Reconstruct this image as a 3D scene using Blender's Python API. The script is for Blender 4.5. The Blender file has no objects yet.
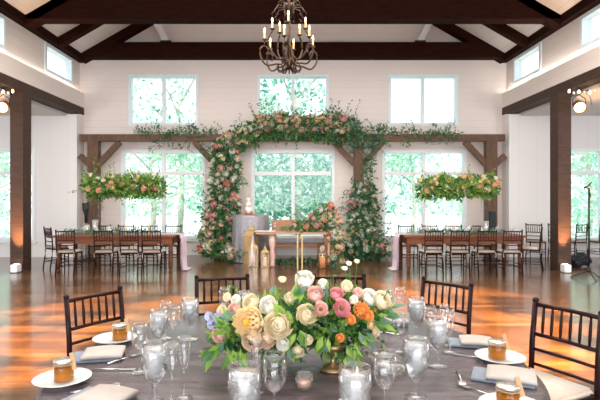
import bpy, bmesh, math, random
from mathutils import Vector, Matrix
C = bpy.context.scene
COL = C.collection
PI = math.pi
R = math.radians
rnd = random.Random(7)

# ------------------------------------------------------------------ camera, world, light, exposure
cd = bpy.data.cameras.new('camera'); cam = bpy.data.objects.new('camera', cd); COL.objects.link(cam)
cam.location = (0, 0, 1.53); cam.rotation_euler = (R(90), 0, 0)
cd.sensor_width = 36; cd.lens = 30; cd.shift_x = 7/600; cd.shift_y = -2/600; cd.clip_end = 300; cd.clip_start = .05
cd.dof.use_dof = True; cd.dof.focus_distance = 3.2; cd.dof.aperture_fstop = 11
C.camera = cam
C.view_settings.view_transform = 'Standard'; C.view_settings.look = 'None'
C.view_settings.exposure = 0.5; C.view_settings.gamma = 1; C.view_settings.use_curve_mapping = False
C.cycles.use_denoising = True
C.cycles.sample_clamp_indirect = 6
C.cycles.max_bounces = 10; C.cycles.transparent_max_bounces = 40; C.cycles.transmission_bounces = 10
C.cycles.caustics_reflective = False; C.cycles.caustics_refractive = False

w = bpy.data.worlds.new('sky'); C.world = w; w.use_nodes = True
nt = w.node_tree; nt.nodes.clear()
wo = nt.nodes.new('ShaderNodeOutputWorld'); bg = nt.nodes.new('ShaderNodeBackground')
tc = nt.nodes.new('ShaderNodeTexCoord'); nz = nt.nodes.new('ShaderNodeTexNoise'); cr = nt.nodes.new('ShaderNodeValToRGB')
nz.inputs['Scale'].default_value = 2.5
cr.color_ramp.elements[0].position = .35; cr.color_ramp.elements[0].color = (.80, .93, 1, 1)
cr.color_ramp.elements[1].position = .65; cr.color_ramp.elements[1].color = (1, 1, 1, 1)
nt.links.new(tc.outputs['Generated'], nz.inputs['Vector']); nt.links.new(nz.outputs['Fac'], cr.inputs['Fac'])
nt.links.new(cr.outputs['Color'], bg.inputs['Color']); bg.inputs['Strength'].default_value = 1.5
nt.links.new(bg.outputs['Background'], wo.inputs['Surface'])

def lamp(name, kind, loc, energy, color=(1, 1, 1), target=None, **kw):
    l = bpy.data.lights.new(name, kind); l.energy = energy; l.color = color
    for k, v in kw.items(): setattr(l, k, v)
    o = bpy.data.objects.new(name, l); COL.objects.link(o); o.location = loc
    if target is not None:
        o.rotation_euler = (Vector(target)-Vector(loc)).to_track_quat('-Z', 'Y').to_euler()
    return o
lamp('sun', 'SUN', (0, -20, 30), 3.0, (1, .97, .9), target=(6, 20, 0), angle=.02)
# unseen fill lamps added for brightness behind the camera and under the roof
lamp('rear_fill', 'AREA', (0, -5.6, 2.6), 560, (.93, .96, 1), target=(0, 10, 2.3), shape='RECTANGLE', size=10, size_y=4.4)
lamp('roof_fill', 'AREA', (0, 6.6, 5.0), 520, (1, .90, .80), target=(0, 6.61, 0), shape='RECTANGLE', size=9, size_y=5)
lamp('roof_fill', 'AREA', (0, 1.0, 5.0), 150, (1, .95, .9), target=(0, 1.01, 0), shape='RECTANGLE', size=9, size_y=5)
for s in (-1, 1):
    lamp('aisle_fill', 'AREA', (s*9.3, 7, 2), 260, (.93, .96, 1), target=(s*6, 9.5, 1.4), shape='RECTANGLE', size=8, size_y=2.4)  # added fill inside each aisle; the outer wall here has no window
# warm stage lamps washing the floor on both sides
for s, e, tx, ty in ((-1, 19000, -2.75, 5.7), (1, 34000, 2.45, 6.2)):
    so = lamp('stage_spot', 'SPOT', (s*4.9, .5, 4.9), e, (1, 1, 1), target=(tx, ty, 0), spot_size=R(27), spot_blend=.6, shadow_soft_size=.03)
    so.data.use_nodes = True; t = so.data.node_tree; em = t.nodes['Emission']      # amber gel with a leaf break-up pattern in the lamp
    tcn = t.nodes.new('ShaderNodeTexCoord'); nn = t.nodes.new('ShaderNodeTexNoise'); nn.inputs['Scale'].default_value = 13; nn.inputs['Detail'].default_value = 3
    rr_ = t.nodes.new('ShaderNodeValToRGB'); rr_.color_ramp.elements[0].position = .40; rr_.color_ramp.elements[0].color = (.07, .025, .006, 1); rr_.color_ramp.elements[1].position = .56; rr_.color_ramp.elements[1].color = (1, .47, .06, 1)
    t.links.new(tcn.outputs['Normal'], nn.inputs['Vector']); t.links.new(nn.outputs['Fac'], rr_.inputs['Fac']); t.links.new(rr_.outputs['Color'], em.inputs['Color'])

# ------------------------------------------------------------------ materials
MT = {}
def mat(name, col, rough=.6, metal=0, var=.08, scale=8, bump=0, stretch=(1, 1, 1), emit=None, estr=0, spec=.5, trans=0, coat=0, col2=None, sheen=0, alpha=1):
    if name in MT: return MT[name]
    m = bpy.data.materials.new(name); m.use_nodes = True; t = m.node_tree
    b = t.nodes['Principled BSDF']
    b.inputs['Roughness'].default_value = rough; b.inputs['Metallic'].default_value = metal
    b.inputs['Specular IOR Level'].default_value = spec
    b.inputs['Transmission Weight'].default_value = trans
    b.inputs['Coat Weight'].default_value = coat
    b.inputs['Sheen Weight'].default_value = sheen
    b.inputs['Alpha'].default_value = alpha
    if emit: b.inputs['Emission Color'].default_value = (*emit, 1); b.inputs['Emission Strength'].default_value = estr
    tc = t.nodes.new('ShaderNodeTexCoord'); mp = t.nodes.new('ShaderNodeMapping'); n = t.nodes.new('ShaderNodeTexNoise')
    mp.inputs['Scale'].default_value = stretch; n.inputs['Scale'].default_value = scale; n.inputs['Detail'].default_value = 4
    t.links.new(tc.outputs['Object'], mp.inputs['Vector']); t.links.new(mp.outputs['Vector'], n.inputs['Vector'])
    r = t.nodes.new('ShaderNodeValToRGB')
    c2 = col2 if col2 else tuple(min(1, c*(1+var)) for c in col); c1 = col if col2 else tuple(c*(1-var) for c in col)
    r.color_ramp.elements[0].color = (*c1, 1); r.color_ramp.elements[1].color = (*c2, 1)
    r.color_ramp.elements[0].position = .3; r.color_ramp.elements[1].position = .7
    t.links.new(n.outputs['Fac'], r.inputs['Fac']); t.links.new(r.outputs['Color'], b.inputs['Base Color'])
    if bump:
        bp = t.nodes.new('ShaderNodeBump'); bp.inputs['Strength'].default_value = bump; bp.inputs['Distance'].default_value = .02
        t.links.new(n.outputs['Fac'], bp.inputs['Height']); t.links.new(bp.outputs['Normal'], b.inputs['Normal'])
    MT[name] = m; return m

def glass(name, tint=(1, 1, 1), base=.04, edge=.7, rough=.02, milk=0.0):
    if name in MT: return MT[name]
    m = bpy.data.materials.new(name); m.use_nodes = True; t = m.node_tree; t.nodes.clear()
    o = t.nodes.new('ShaderNodeOutputMaterial'); tr = t.nodes.new('ShaderNodeBsdfTransparent'); g = t.nodes.new('ShaderNodeBsdfGlossy')
    tr.inputs['Color'].default_value = (*tint, 1); g.inputs['Roughness'].default_value = rough
    lw = t.nodes.new('ShaderNodeLayerWeight'); lw.inputs['Blend'].default_value = .25
    mr = t.nodes.new('ShaderNodeMapRange'); mr.inputs['To Min'].default_value = base; mr.inputs['To Max'].default_value = edge
    mx = t.nodes.new('ShaderNodeMixShader')
    t.links.new(lw.outputs['Facing'], mr.inputs['Value']); t.links.new(mr.outputs['Result'], mx.inputs['Fac'])
    src = tr.outputs[0]
    if milk:
        df = t.nodes.new('ShaderNodeBsdfDiffuse'); df.inputs['Color'].default_value = (1, 1, 1, 1)
        m2 = t.nodes.new('ShaderNodeMixShader'); m2.inputs['Fac'].default_value = milk
        t.links.new(tr.outputs[0], m2.inputs[1]); t.links.new(df.outputs[0], m2.inputs[2]); src = m2.outputs[0]
    t.links.new(src, mx.inputs[1]); t.links.new(g.outputs[0], mx.inputs[2]); t.links.new(mx.outputs[0], o.inputs['Surface'])
    MT[name] = m; return m

def leafmat(name, c1, c2, trl=.35):
    m = bpy.data.materials.new(name); m.use_nodes = True; t = m.node_tree; t.nodes.clear()
    o = t.nodes.new('ShaderNodeOutputMaterial'); d = t.nodes.new('ShaderNodeBsdfPrincipled'); tl = t.nodes.new('ShaderNodeBsdfTranslucent')
    d.inputs['Roughness'].default_value = .5; d.inputs['Specular IOR Level'].default_value = .3
    tc = t.nodes.new('ShaderNodeTexCoord'); n = t.nodes.new('ShaderNodeTexNoise'); n.inputs['Scale'].default_value = 11
    r = t.nodes.new('ShaderNodeValToRGB'); r.color_ramp.elements[0].color = (*c1, 1); r.color_ramp.elements[1].color = (*c2, 1)
    r.color_ramp.elements[0].position = .35; r.color_ramp.elements[1].position = .65
    t.links.new(tc.outputs['Object'], n.inputs['Vector']); t.links.new(n.outputs['Fac'], r.inputs['Fac'])
    t.links.new(r.outputs['Color'], d.inputs['Base Color']); t.links.new(r.outputs['Color'], tl.inputs['Color'])
    mx = t.nodes.new('ShaderNodeMixShader'); mx.inputs['Fac'].default_value = trl
    t.links.new(d.outputs[0], mx.inputs[1]); t.links.new(tl.outputs[0], mx.inputs[2]); t.links.new(mx.outputs[0], o.inputs['Surface'])
    MT[name] = m; return m

def plankmat(name, c1, c2, c3, scale, rough, along='x', coat=0, bw=1.8, rh=.13, bump=.15):
    m = bpy.data.materials.new(name); m.use_nodes = True; t = m.node_tree; b = t.nodes['Principled BSDF']
    tc = t.nodes.new('ShaderNodeTexCoord'); mp = t.nodes.new('ShaderNodeMapping')
    if along == 'y': mp.inputs['Rotation'].default_value = (0, 0, R(90))
    br = t.nodes.new('ShaderNodeTexBrick'); br.inputs['Scale'].default_value = scale
    br.inputs['Brick Width'].default_value = bw; br.inputs['Row Height'].default_value = rh; br.inputs['Mortar Size'].default_value = .003
    br.inputs['Color1'].default_value = (*c1, 1); br.inputs['Color2'].default_value = (*c2, 1); br.inputs['Mortar'].default_value = (*c3, 1)
    br.offset = .37; br.inputs['Bias'].default_value = 0
    n = t.nodes.new('ShaderNodeTexNoise'); n.inputs['Scale'].default_value = 3; n.inputs['Detail'].default_value = 6
    mp2 = t.nodes.new('ShaderNodeMapping'); mp2.inputs['Scale'].default_value = (1, 9, 9) if along == 'x' else (9, 1, 9)
    mx = t.nodes.new('ShaderNodeMix'); mx.data_type = 'RGBA'; mx.blend_type = 'MULTIPLY'; mx.inputs[0].default_value = .55
    rr = t.nodes.new('ShaderNodeValToRGB'); rr.color_ramp.elements[0].color = (.45, .42, .4, 1); rr.color_ramp.elements[0].position = .3; rr.color_ramp.elements[1].position = .7
    L = t.links.new
    L(tc.outputs['Object'], mp.inputs['Vector']); L(mp.outputs['Vector'], br.inputs['Vector'])
    L(tc.outputs['Object'], mp2.inputs['Vector']); L(mp2.outputs['Vector'], n.inputs['Vector']); L(n.outputs['Fac'], rr.inputs['Fac'])
    L(br.outputs['Color'], mx.inputs[6]); L(rr.outputs['Color'], mx.inputs[7]); L(mx.outputs[2], b.inputs['Base Color'])
    b.inputs['Roughness'].default_value = rough; b.inputs['Coat Weight'].default_value = coat; b.inputs['Coat Roughness'].default_value = .1
    bp = t.nodes.new('ShaderNodeBump'); bp.inputs['Strength'].default_value = bump; bp.inputs['Distance'].default_value = .01
    L(n.outputs['Fac'], bp.inputs['Height']); L(bp.outputs['Normal'], b.inputs['Normal'])
    MT[name] = m; return m

plankmat('floorwood', (.23, .118, .055), (.085, .042, .022), (.015, .009, .006), 1, .21, 'x', coat=.3, bump=.3)
def shiplap(name, col, k=.18, vertical=False):
    m = bpy.data.materials.new(name); m.use_nodes = True; t = m.node_tree; b = t.nodes['Principled BSDF']
    b.inputs['Roughness'].default_value = .6
    tc = t.nodes.new('ShaderNodeTexCoord'); sp = t.nodes.new('ShaderNodeSeparateXYZ'); ma = t.nodes.new('ShaderNodeMath'); ma.operation = 'PINGPONG'; ma.inputs[1].default_value = k/2
    gt = t.nodes.new('ShaderNodeMath'); gt.operation = 'LESS_THAN'; gt.inputs[1].default_value = .0035
    n = t.nodes.new('ShaderNodeTexNoise'); n.inputs['Scale'].default_value = 1.5
    r = t.nodes.new('ShaderNodeValToRGB'); r.color_ramp.elements[0].color = (*[c*.96 for c in col], 1); r.color_ramp.elements[1].color = (*col, 1)
    mx = t.nodes.new('ShaderNodeMix'); mx.data_type = 'RGBA'; mx.inputs[7].default_value = (*[c*.82 for c in col], 1)
    L = t.links.new
    L(tc.outputs['Object'], sp.inputs[0]); L(sp.outputs['X' if vertical else 'Z'], ma.inputs[0]); L(ma.outputs[0], gt.inputs[0]); L(gt.outputs[0], mx.inputs[0])
    L(tc.outputs['Object'], n.inputs['Vector']); L(n.outputs['Fac'], r.inputs['Fac']); L(r.outputs['Color'], mx.inputs[6]); L(mx.outputs[2], b.inputs['Base Color'])
    bp = t.nodes.new('ShaderNodeBump'); bp.invert = True; bp.inputs['Strength'].default_value = .3; bp.inputs['Distance'].default_value = .004
    L(gt.outputs[0], bp.inputs['Height']); L(bp.outputs['Normal'], b.inputs['Normal'])
    MT[name] = m; return m
shiplap('wall', (.80, .73, .69)); shiplap('wall_aisle', (.78, .77, .77), .45, True); shiplap('ceilwhite', (.74, .71, .68), .2)
mat('timber', (.040, .022, .016), .6, scale=5, stretch=(1, 1, 6), bump=.3, col2=(.07, .038, .026), spec=.25)
mat('truss', (.016, .0045, .003), .8, scale=4, stretch=(1, 6, 6), bump=.3, col2=(.026, .008, .005), spec=.05)
mat('arborwood', (.095, .05, .032), .6, scale=6, stretch=(6, 6, 1), bump=.4, col2=(.165, .098, .062), spec=.25)
mat('white_paint', (.80, .84, .86), .4, var=.02)
mat('frame_blue', (.74, .83, .86), .4, var=.03)
mat('chairwood', (.014, .005, .006), .35, scale=12, stretch=(1, 1, .2), col2=(.026, .008, .008), spec=.15)
mat('cushion', (.62, .50, .40), .8, var=.06, scale=30, bump=.1, sheen=.3)
mat('farmwood', (.12, .036, .014), .42, scale=4, stretch=(1, 8, 8), bump=.2, col2=(.21, .072, .028), spec=.3)
mat('turned', (.09, .028, .014), .45, scale=6, stretch=(1, 1, 6), col2=(.14, .048, .022), spec=.3)
mat('iron', (.055, .033, .022), .4, metal=.8, var=.3)
mat('black', (.012, .012, .014), .45, var=.2)
mat('blackcloth', (.014, .016, .022), .8, var=.4, bump=.4, scale=5)
mat('gold', (.55, .38, .17), .32, metal=.85, var=.1)
mat('antique', (.30, .20, .10), .35, metal=.8, var=.3)
mat('goldleaf', (.40, .26, .11), .45, metal=.3, var=.2, scale=30)
mat('sequin', (.20, .20, .24), .35, metal=.35, scale=60, bump=1, col2=(.50, .50, .55))
mat('ivory', (.85, .78, .66), .5, var=.03)
mat('peachwax', (.85, .50, .36), .5, var=.03)
mat('pinkwax', (.95, .62, .50), .5, var=.03, emit=(1, .45, .3), estr=.12)
mat('flame', (1, .7, .3), .5, emit=(1, .62, .25), estr=14)
mat('bulb', (1, .8, .5), .5, emit=(1, .50, .18), estr=26)
mat('votiveflame', (1, .5, .3), .5, emit=(1, .45, .25), estr=7)
mat('lens', (1, .8, .5), .5, emit=(1, .72, .38), estr=9)
mat('glowtube', (.75, .45, .18), .5, emit=(1, .45, .12), estr=.5)  # bulb glow on the candle tubes put into their colour and emission
mat('led_dim', (1, 1, 1), .5, emit=(1, .93, .82), estr=8)
mat('copper', (.42, .17, .07), .35, metal=.7, var=.2)
mat('led', (1, 1, 1), .5, emit=(1, .93, .82), estr=22)
mat('tablecloth', (.050, .036, .040), .27, scale=2.6, stretch=(1, 4, 1), col2=(.125, .098, .112), spec=.6, bump=.35)
mat('napkinblue', (.20, .24, .30), .7, var=.1, scale=20, bump=.1)
mat('napkincream', (.46, .42, .385), .75, var=.06, scale=20, bump=.1)
mat('china', (.82, .82, .80), .12, var=.02, coat=.5)
mat('steel', (.75, .75, .76), .18, metal=1, var=.05)
mat('honey', (.24, .065, .0), .3, col2=(.42, .15, .003), scale=12, spec=.1)
mat('cork', (.50, .30, .15), .7, var=.2)
mat('ice', (.90, .94, .97), .1, trans=.0, var=.04, scale=30)
mat('sheer', (.72, .60, .70), .7, var=.06, alpha=.85)
mat('drape', (.85, .84, .86), .7, var=.04)
mat('palewood', (.62, .42, .36), .5, var=.1)
mat('sofagrey', (.28, .28, .31), .8, var=.1)
mat('sofawood', (.42, .20, .11), .45, scale=6, stretch=(1, 8, 8), col2=(.55, .28, .16))
mat('caketop', (.90, .86, .80), .6, var=.03)
mat('lawn', (.55, .68, .52), .9, scale=.4, col2=(.74, .78, .70))
mat('gravel', (.86, .86, .84), .9, scale=2, var=.08)
mat('bark', (.42, .42, .36), .9, var=.3, bump=.5)
mat('stemgreen', (.10, .17, .05), .6, var=.2)
glass('glassware', base=.05, edge=.75)
glass('jarglass', base=.01, edge=.18)
glass('iceglass', tint=(.97, .99, 1), base=.10, edge=.7, milk=.62)
glass('pane', tint=(.97, 1, 1), base=.02, edge=.35)
glass('water', tint=(.93, .96, .97), base=.04, edge=.3)
glass('frost', tint=(.95, .98, 1), base=.06, edge=.6, milk=.24)
glass('acrylic', tint=(.98, .99, 1), base=.06, edge=.5)
glass('smoke', tint=(.98, .90, .76), base=.08, edge=.5, milk=.0)
leafmat('leaf_dark', (.015, .09, .03), (.05, .21, .08)); leafmat('leaf_mid', (.07, .20, .04), (.16, .34, .09))
leafmat('leaf_lime', (.20, .38, .04), (.38, .55, .12)); leafmat('leaf_euc', (.10, .22, .16), (.22, .36, .27))
leafmat('tree_a', (.22, .46, .36), (.44, .70, .58), .5); leafmat('tree_b', (.46, .68, .52), (.66, .84, .64), .5); leafmat('tree_c', (.05, .24, .20), (.16, .42, .36), .5)
def petal(name, c, k=.25):
    c2 = tuple(min(1, x*1.12+.02) for x in c); leafmat(name, c, c2, k)
petal('peach', (.92, .55, .38)); petal('palepeach', (.92, .72, .55)); petal('blush', (.90, .62, .55)); petal('pink', (.84, .42, .45)); petal('cream', (.92, .80, .60)); petal('white', (.90, .87, .80))
petal('coral', (.88, .40, .32)); petal('butter', (.93, .72, .42)); petal('orange', (.93, .42, .12)); petal('lilac', (.55, .55, .80)); petal('deepcenter', (.30, .12, .03)); petal('yellowcenter', (.95, .50, .05))
M = MT

# ------------------------------------------------------------------ mesh helpers
def obj(name, bm, m, parent=None, smooth=False):
    me = bpy.data.meshes.new(name)
    if isinstance(bm, bmesh.types.BMesh):
        bmesh.ops.recalc_face_normals(bm, faces=bm.faces); bm.to_mesh(me); bm.free()
    else:
        me = bm
    if m is not None:
        for x in (m if isinstance(m, (list, tuple)) else [m]): me.materials.append(M[x] if isinstance(x, str) else x)
    if smooth:
        for p in me.polygons: p.use_smooth = True
    o = bpy.data.objects.new(name, me); COL.objects.link(o)
    if parent: o.parent = parent
    return o
def tag(o, label, cat, group=None, kind=None):
    o['label'] = label; o['category'] = cat
    if group: o['group'] = group
    if kind: o['kind'] = kind
    return o
def thing(name, label, cat, loc=(0, 0, 0), rz=0, group=None):
    o = bpy.data.objects.new(name, None); COL.objects.link(o); o.location = loc; o.rotation_euler = (0, 0, rz)
    return tag(o, label, cat, group)
def empty_struct(name):
    o = bpy.data.objects.new(name, None); COL.objects.link(o); o['kind'] = 'structure'; return o
def struct(name, bm, m, parent=None):
    o = obj(name, bm, m, parent)
    if parent is None: o['kind'] = 'structure'
    return o
def B(): return bmesh.new()
def box(bm, x0, x1, y0, y1, z0, z1, mtx=None):
    vs = [bm.verts.new(p if mtx is None else mtx @ Vector(p)) for p in ((x0,y0,z0),(x1,y0,z0),(x1,y1,z0),(x0,y1,z0),(x0,y0,z1),(x1,y0,z1),(x1,y1,z1),(x0,y1,z1))]
    for f in ((0,3,2,1),(4,5,6,7),(0,1,5,4),(1,2,6,5),(2,3,7,6),(3,0,4,7)): bm.faces.new([vs[i] for i in f])
    return bm
def bar(bm, a, b, wx, wz, up=(0, 0, 1)):
    a = Vector(a); b = Vector(b); d = (b-a); L = d.length; d.normalize()
    s = d.cross(Vector(up)); s = s.normalized() if s.length > 1e-5 else Vector((1, 0, 0)); u = s.cross(d)
    vs = [bm.verts.new(p + s*i*wx/2 + u*j*wz/2) for p in (a, b) for i, j in ((-1,-1),(1,-1),(1,1),(-1,1))]
    for f in ((0,1,2,3),(7,6,5,4),(0,4,5,1),(1,5,6,2),(2,6,7,3),(3,7,4,0)): bm.faces.new([vs[i] for i in f])
    return bm
def lathe(bm, prof, n=16, c=(0, 0, 0), cap=True, ripple=None):
    rings = []
    for r, z in prof:
        ring = []
        for i in range(n):
            a = 2*PI*i/n; rr = r*(1 if ripple is None else 1+ripple(a, z))
            ring.append(bm.verts.new((c[0]+rr*math.cos(a), c[1]+rr*math.sin(a), c[2]+z)))
        rings.append(ring)
    for p, q in zip(rings, rings[1:]):
        for i in range(n): bm.faces.new((p[i], p[(i+1) % n], q[(i+1) % n], q[i]))
    if cap:
        for ring, r in ((rings[0], prof[0][0]), (rings[-1], prof[-1][0])):
            if r > 1e-5: bm.faces.new(ring)
    return bm
def tube(bm, pts, r, n=8, r1=None):
    pts = [Vector(p) for p in pts]; rings = []; N = len(pts)
    for k, p in enumerate(pts):
        d = (pts[min(k+1, N-1)]-pts[max(k-1, 0)]).normalized()
        s = d.cross(Vector((0, 0, 1))); s = s if s.length > .05 else d.cross(Vector((0, 1, 0))); s.normalize(); u = s.cross(d)
        rr = r if r1 is None else r+(r1-r)*k/(N-1)
        if callable(r): rr = r(k/(N-1))
        rings.append([bm.verts.new(p+s*rr*math.cos(2*PI*i/n)+u*rr*math.sin(2*PI*i/n)) for i in range(n)])
    for p, q in zip(rings, rings[1:]):
        for i in range(n): bm.faces.new((p[i], p[(i+1) % n], q[(i+1) % n], q[i]))
    bm.faces.new(rings[0]); bm.faces.new(rings[-1][::-1])
    return bm
def copy_tree(o, parent=None):
    c = o.copy(); COL.objects.link(c)
    if parent: c.parent = parent
    for ch in list(kids.get(o.name, o.children)): copy_tree(ch, c)
    return c
kids = {}
def copy_thing(root, loc, rz, label, group=None, scale=None):
    c = copy_tree(root); c.location = loc; c.rotation_euler = (0, 0, rz); c['label'] = label
    if group: c['group'] = group
    if scale: c.scale = (scale,)*3 if not isinstance(scale, tuple) else scale
    return c
H = 1.53
def P(px, py, Y): return Vector(((px-293)*Y/500, Y, H-(py-198)*Y/500))
def T(px, py, z=.76):
    Y = (H-z)*500/(py-198); return ((px-293)*Y/500, Y)

# ------------------------------------------------------------------ room shell
YB, YA, XW = 13.4, 12.95, 5.6
struct('floor', box(B(), -9.6, 9.6, -6, 13.6, -.1, 0), 'floorwood')
struct('lawn', box(B(), -60, 60, 13.7, 90, -.4, -.3), 'lawn')
struct('driveway', box(B(), -60, 60, 23, 49, -.3, -.28), 'gravel')
def wallgrid(name, xs, zs, holes, y0, y1, m, axis='x'):
    bm = B()
    for i in range(len(xs)-1):
        for j in range(len(zs)-1):
            cx, cz = (xs[i]+xs[i+1])/2, (zs[j]+zs[j+1])/2
            if any(h[0] < cx < h[1] and h[2] < cz < h[3] for h in holes): continue
            if axis == 'x': box(bm, xs[i], xs[i+1], y0, y1, zs[j], zs[j+1])
            else: box(bm, y0, y1, xs[i], xs[i+1], zs[j], zs[j+1])
    return bm
LW = [(-4.56, -2.40), (-1.07, 1.07), (2.43, 4.60)]     # lower windows
UW = [(-4.36, -2.58), (-.91, .91), (2.60, 4.38)]        # upper windows
LZ, UZ = (.48, 2.76), (3.52, 4.79)
holes = [(a, b, *LZ) for a, b in LW]+[(a, b, *UZ) for a, b in UW]
xs = sorted({-XW-.28, XW+.28, *[v for h in holes for v in h[:2]]}); zs = [0, LZ[0], LZ[1], UZ[0], UZ[1], 5.3]
bm = wallgrid('wall', xs, zs, holes, YB, YB+.2, None)
vs = [bm.verts.new((x, y, z)) for y in (YB, YB+.2) for x, z in ((-XW-.2, 5.3), (XW+.2, 5.3), (0, 8.5))]
bm.faces.new(vs[:3]); bm.faces.new(vs[3:][::-1])
struct('wall_back', bm, 'wall')
for s, side in ((-1, 'left'), (1, 'right')):
    hx = (6.72, 8.02)
    xs = [5.6, hx[0], hx[1], 9.6]
    hs = [(hx[0], hx[1], .48, 2.76)]
    b = wallgrid('w', xs, [0, .48, 2.76, 3.7], hs, YA, YA+.2, None)
    if s < 0: bmesh.ops.scale(b, vec=(-1, 1, 1), verts=b.verts)
    struct('wall_aisle_'+side, b, 'wall_aisle')
    struct('wall_outer_'+side, box(B(), min(s*9.5, s*9.6), max(s*9.5, s*9.6), -6, YA+.2, 0, 3.7), 'wall_aisle')
    struct('ceiling_aisle_'+side, box(B(), min(s*5.9, s*9.6), max(s*5.9, s*9.6), -6, YA+.2, 3.66, 3.74), 'ceilwhite')
    struct('wall_fascia_'+side, box(B(), min(s*XW, s*5.72), max(s*XW, s*5.72), -6, YB, 3.94, 4.33), 'wall')
    cw = [(11.55, 12.88), (8.55, 9.88), (5.5, 6.83)]
    b = wallgrid('w', sorted([-6, YB]+[v for q in cw for v in q]), [4.33, 4.5, 5.08, 5.4], [(a, c, 4.5, 5.08) for a, c in cw], 5.72, 5.86, None, 'y')
    if s < 0: bmesh.ops.scale(b, vec=(-1, 1, 1), verts=b.verts)
    struct('wall_clerestory_'+side, b, 'wall')
    bm = B(); bar(bm, (s*(XW+.3), 4, 5.38-.17), (0, 4, 8.60), 1, 1)
    bm.free(); bm = B()
    vs = [bm.verts.new(p) for p in ((s*5.9, -6, 5.13), (0, -6, 8.52), (0, 13.6, 8.52), (s*5.9, 13.6, 5.13), (s*5.9, -6, 5.25), (0, -6, 8.64), (0, 13.6, 8.64), (s*5.9, 13.6, 5.25))]
    for f in ((0,1,2,3),(4,5,6,7),(0,1,5,4),(2,3,7,6),(3,0,4,7)): bm.faces.new([vs[i] for i in f])
    struct('ceiling_'+side, bm, 'ceilwhite')
    # long timber beam on posts and plate under the roof
    n = 1 if s < 0 else 2
    struct('trim_%d' % n, box(B(), min(s*XW, s*5.9), max(s*XW, s*5.9), -6, YB, 3.74, 3.94), 'timber')
    xa = 5.6 if s < 0 else 5.5
    for Yp in (10.37, 4.6, -1.2):
        if Yp > 9:
            struct('trim_%d' % (n+2), box(B(), min(s*xa, s*(xa+.27)), max(s*xa, s*(xa+.27)), Yp, Yp+.33, 0, 3.74), 'timber')
    struct('trim_%d' % (n+4), box(B(), min(s*5.55, s*5.72), max(s*5.55, s*5.72), -6, YB, 5.15, 5.34), 'truss')
    struct('wall_return_'+side, box(B(), min(s*XW, s*5.72), max(s*XW, s*5.72), YA+.2, YB, 0, 3.74), 'wall')
    # led strip lying on the ledge
    struct('trim_%d' % (n+6), box(B(), min(s*5.66, s*5.68), max(s*5.66, s*5.68), 2, 13.3, 4.335, 4.345), 'led' if s > 0 else 'led_dim')
struct('wall_rear', wallgrid('w', [-9.6, -5, 5, 9.6], [0, .3, 4.6, 5.2], [(-5, 5, .3, 4.6)], -6.1, -6, None), 'wall')
b = B(); vs = [b.verts.new(p) for p in ((-5.9, -6, 5.1), (5.9, -6, 5.1), (0, -6, 8.6))]; b.faces.new(vs)
struct('wall_rear_gable', b, 'wall')

# trusses
def rafter(bm, Y0, Y1, s, x0=5.6, zb=5.10, th=.2):
    bar(bm, (s*x0, (Y0+Y1)/2, zb+.1), (0, (Y0+Y1)/2, zb+.1+.575*x0), Y1-Y0, th, up=(0, 0, 1))
for k, (Y0, Y1, z0, z1, chord) in enumerate(((13.1, 13.38, 5.22, 5.62, 1), (11.8, 12.0, 0, 0, 0), (10.37, 10.7, 5.25, 5.68, 1), (7.4, 7.6, 0, 0, 0))):
    e = empty_struct('trim_%d' % (9+k))
    for s in (-1, 1):
        bm = B(); rafter(bm, Y0, Y1, s); obj('rafter', bm, 'truss', e)
    if chord: obj('tie_beam', box(B(), -5.56, 5.56, Y0, Y1, z0, z1), 'truss', e)
for s in (-1, 1):
    e = empty_struct('trim_%d' % (13 if s < 0 else 14))
    a = P(293+s*142, 24, 13.2); b_ = P(293+s*127, 41.5, 13.2)
    bm = B(); bar(bm, (a.x, 13.25, a.z+.3), (b_.x, 13.25, b_.z+.02), .14, .16); obj('strut', bm, 'white_paint', e)
    obj('bracket', box(B(), b_.x-.14, b_.x+.14, 13.15, 13.35, 5.62, 5.68), 'black', e)

# windows
nwin = [0]
def window(x0, x1, z0, z1, y, cols, transom=None, fr='white_paint', mirror=None, axis='x', sx=1):
    nwin[0] += 1
    e = empty_struct('window_%d' % nwin[0])
    def bx(bm, a0, a1, d0, d1, c0, c1):
        if axis == 'x': box(bm, a0, a1, y+d0, y+d1, c0, c1)
        else: box(bm, min(sx*(y+d0), sx*(y+d1)), max(sx*(y+d0), sx*(y+d1)), a0, a1, c0, c1)
    t = .05
    bm = B()
    bx(bm, x0-t, x0+.03, -.03, .17, z0-t, z1+t); bx(bm, x1-.03, x1+t, -.03, .17, z0-t, z1+t)
    bx(bm, x0+.03, x1-.03, -.03, .17, z1-.03, z1+t); bx(bm, x0+.03, x1-.03, -.03, .17, z0-t, z0+.03)
    obj('window_frame', bm, fr, e)
    bm = B()
    for i in range(1, cols):
        xm = x0+(x1-x0)*i/cols; bx(bm, xm-.045, xm+.045, .02, .15, z0+.03, z1-.03)
    obj('mullion', bm, fr, e)
    if transom:
        bm = B()
        for i in range(cols):
            a = x0+(x1-x0)*i/cols; c = x0+(x1-x0)*(i+1)/cols
            bx(bm, a+.045, c-.045, .02, .14, transom-.05, transom+.05)
        obj('transom', bm, fr, e)
    bm = B(); bx(bm, x0+.02, x1-.02, .09, .10, z0+.02, z1-.02); obj('pane', bm, 'pane', e)
    if z0 < 1:
        bm = B(); bx(bm, x0-.1, x1+.1, -.08, -.03, z0-.11, z0-.07); obj('window_sill', bm, fr, e)
for a, c in LW: window(a, c, *LZ, YB, 2, 2.19)
for a, c in UW: window(a, c, *UZ, YB, 2, None, 'frame_blue')
for s in (-1, 1): window(min(s*6.72, s*8.02), max(s*6.72, s*8.02), .48, 2.76, YA, 1, 2.19)
for s in (-1, 1):
    for a, c in ((11.55, 12.88), (8.55, 9.88), (5.5, 6.83)): window(a, c, 4.5, 5.08, 5.72, 1, None, 'frame_blue', axis='y', sx=s)
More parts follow.
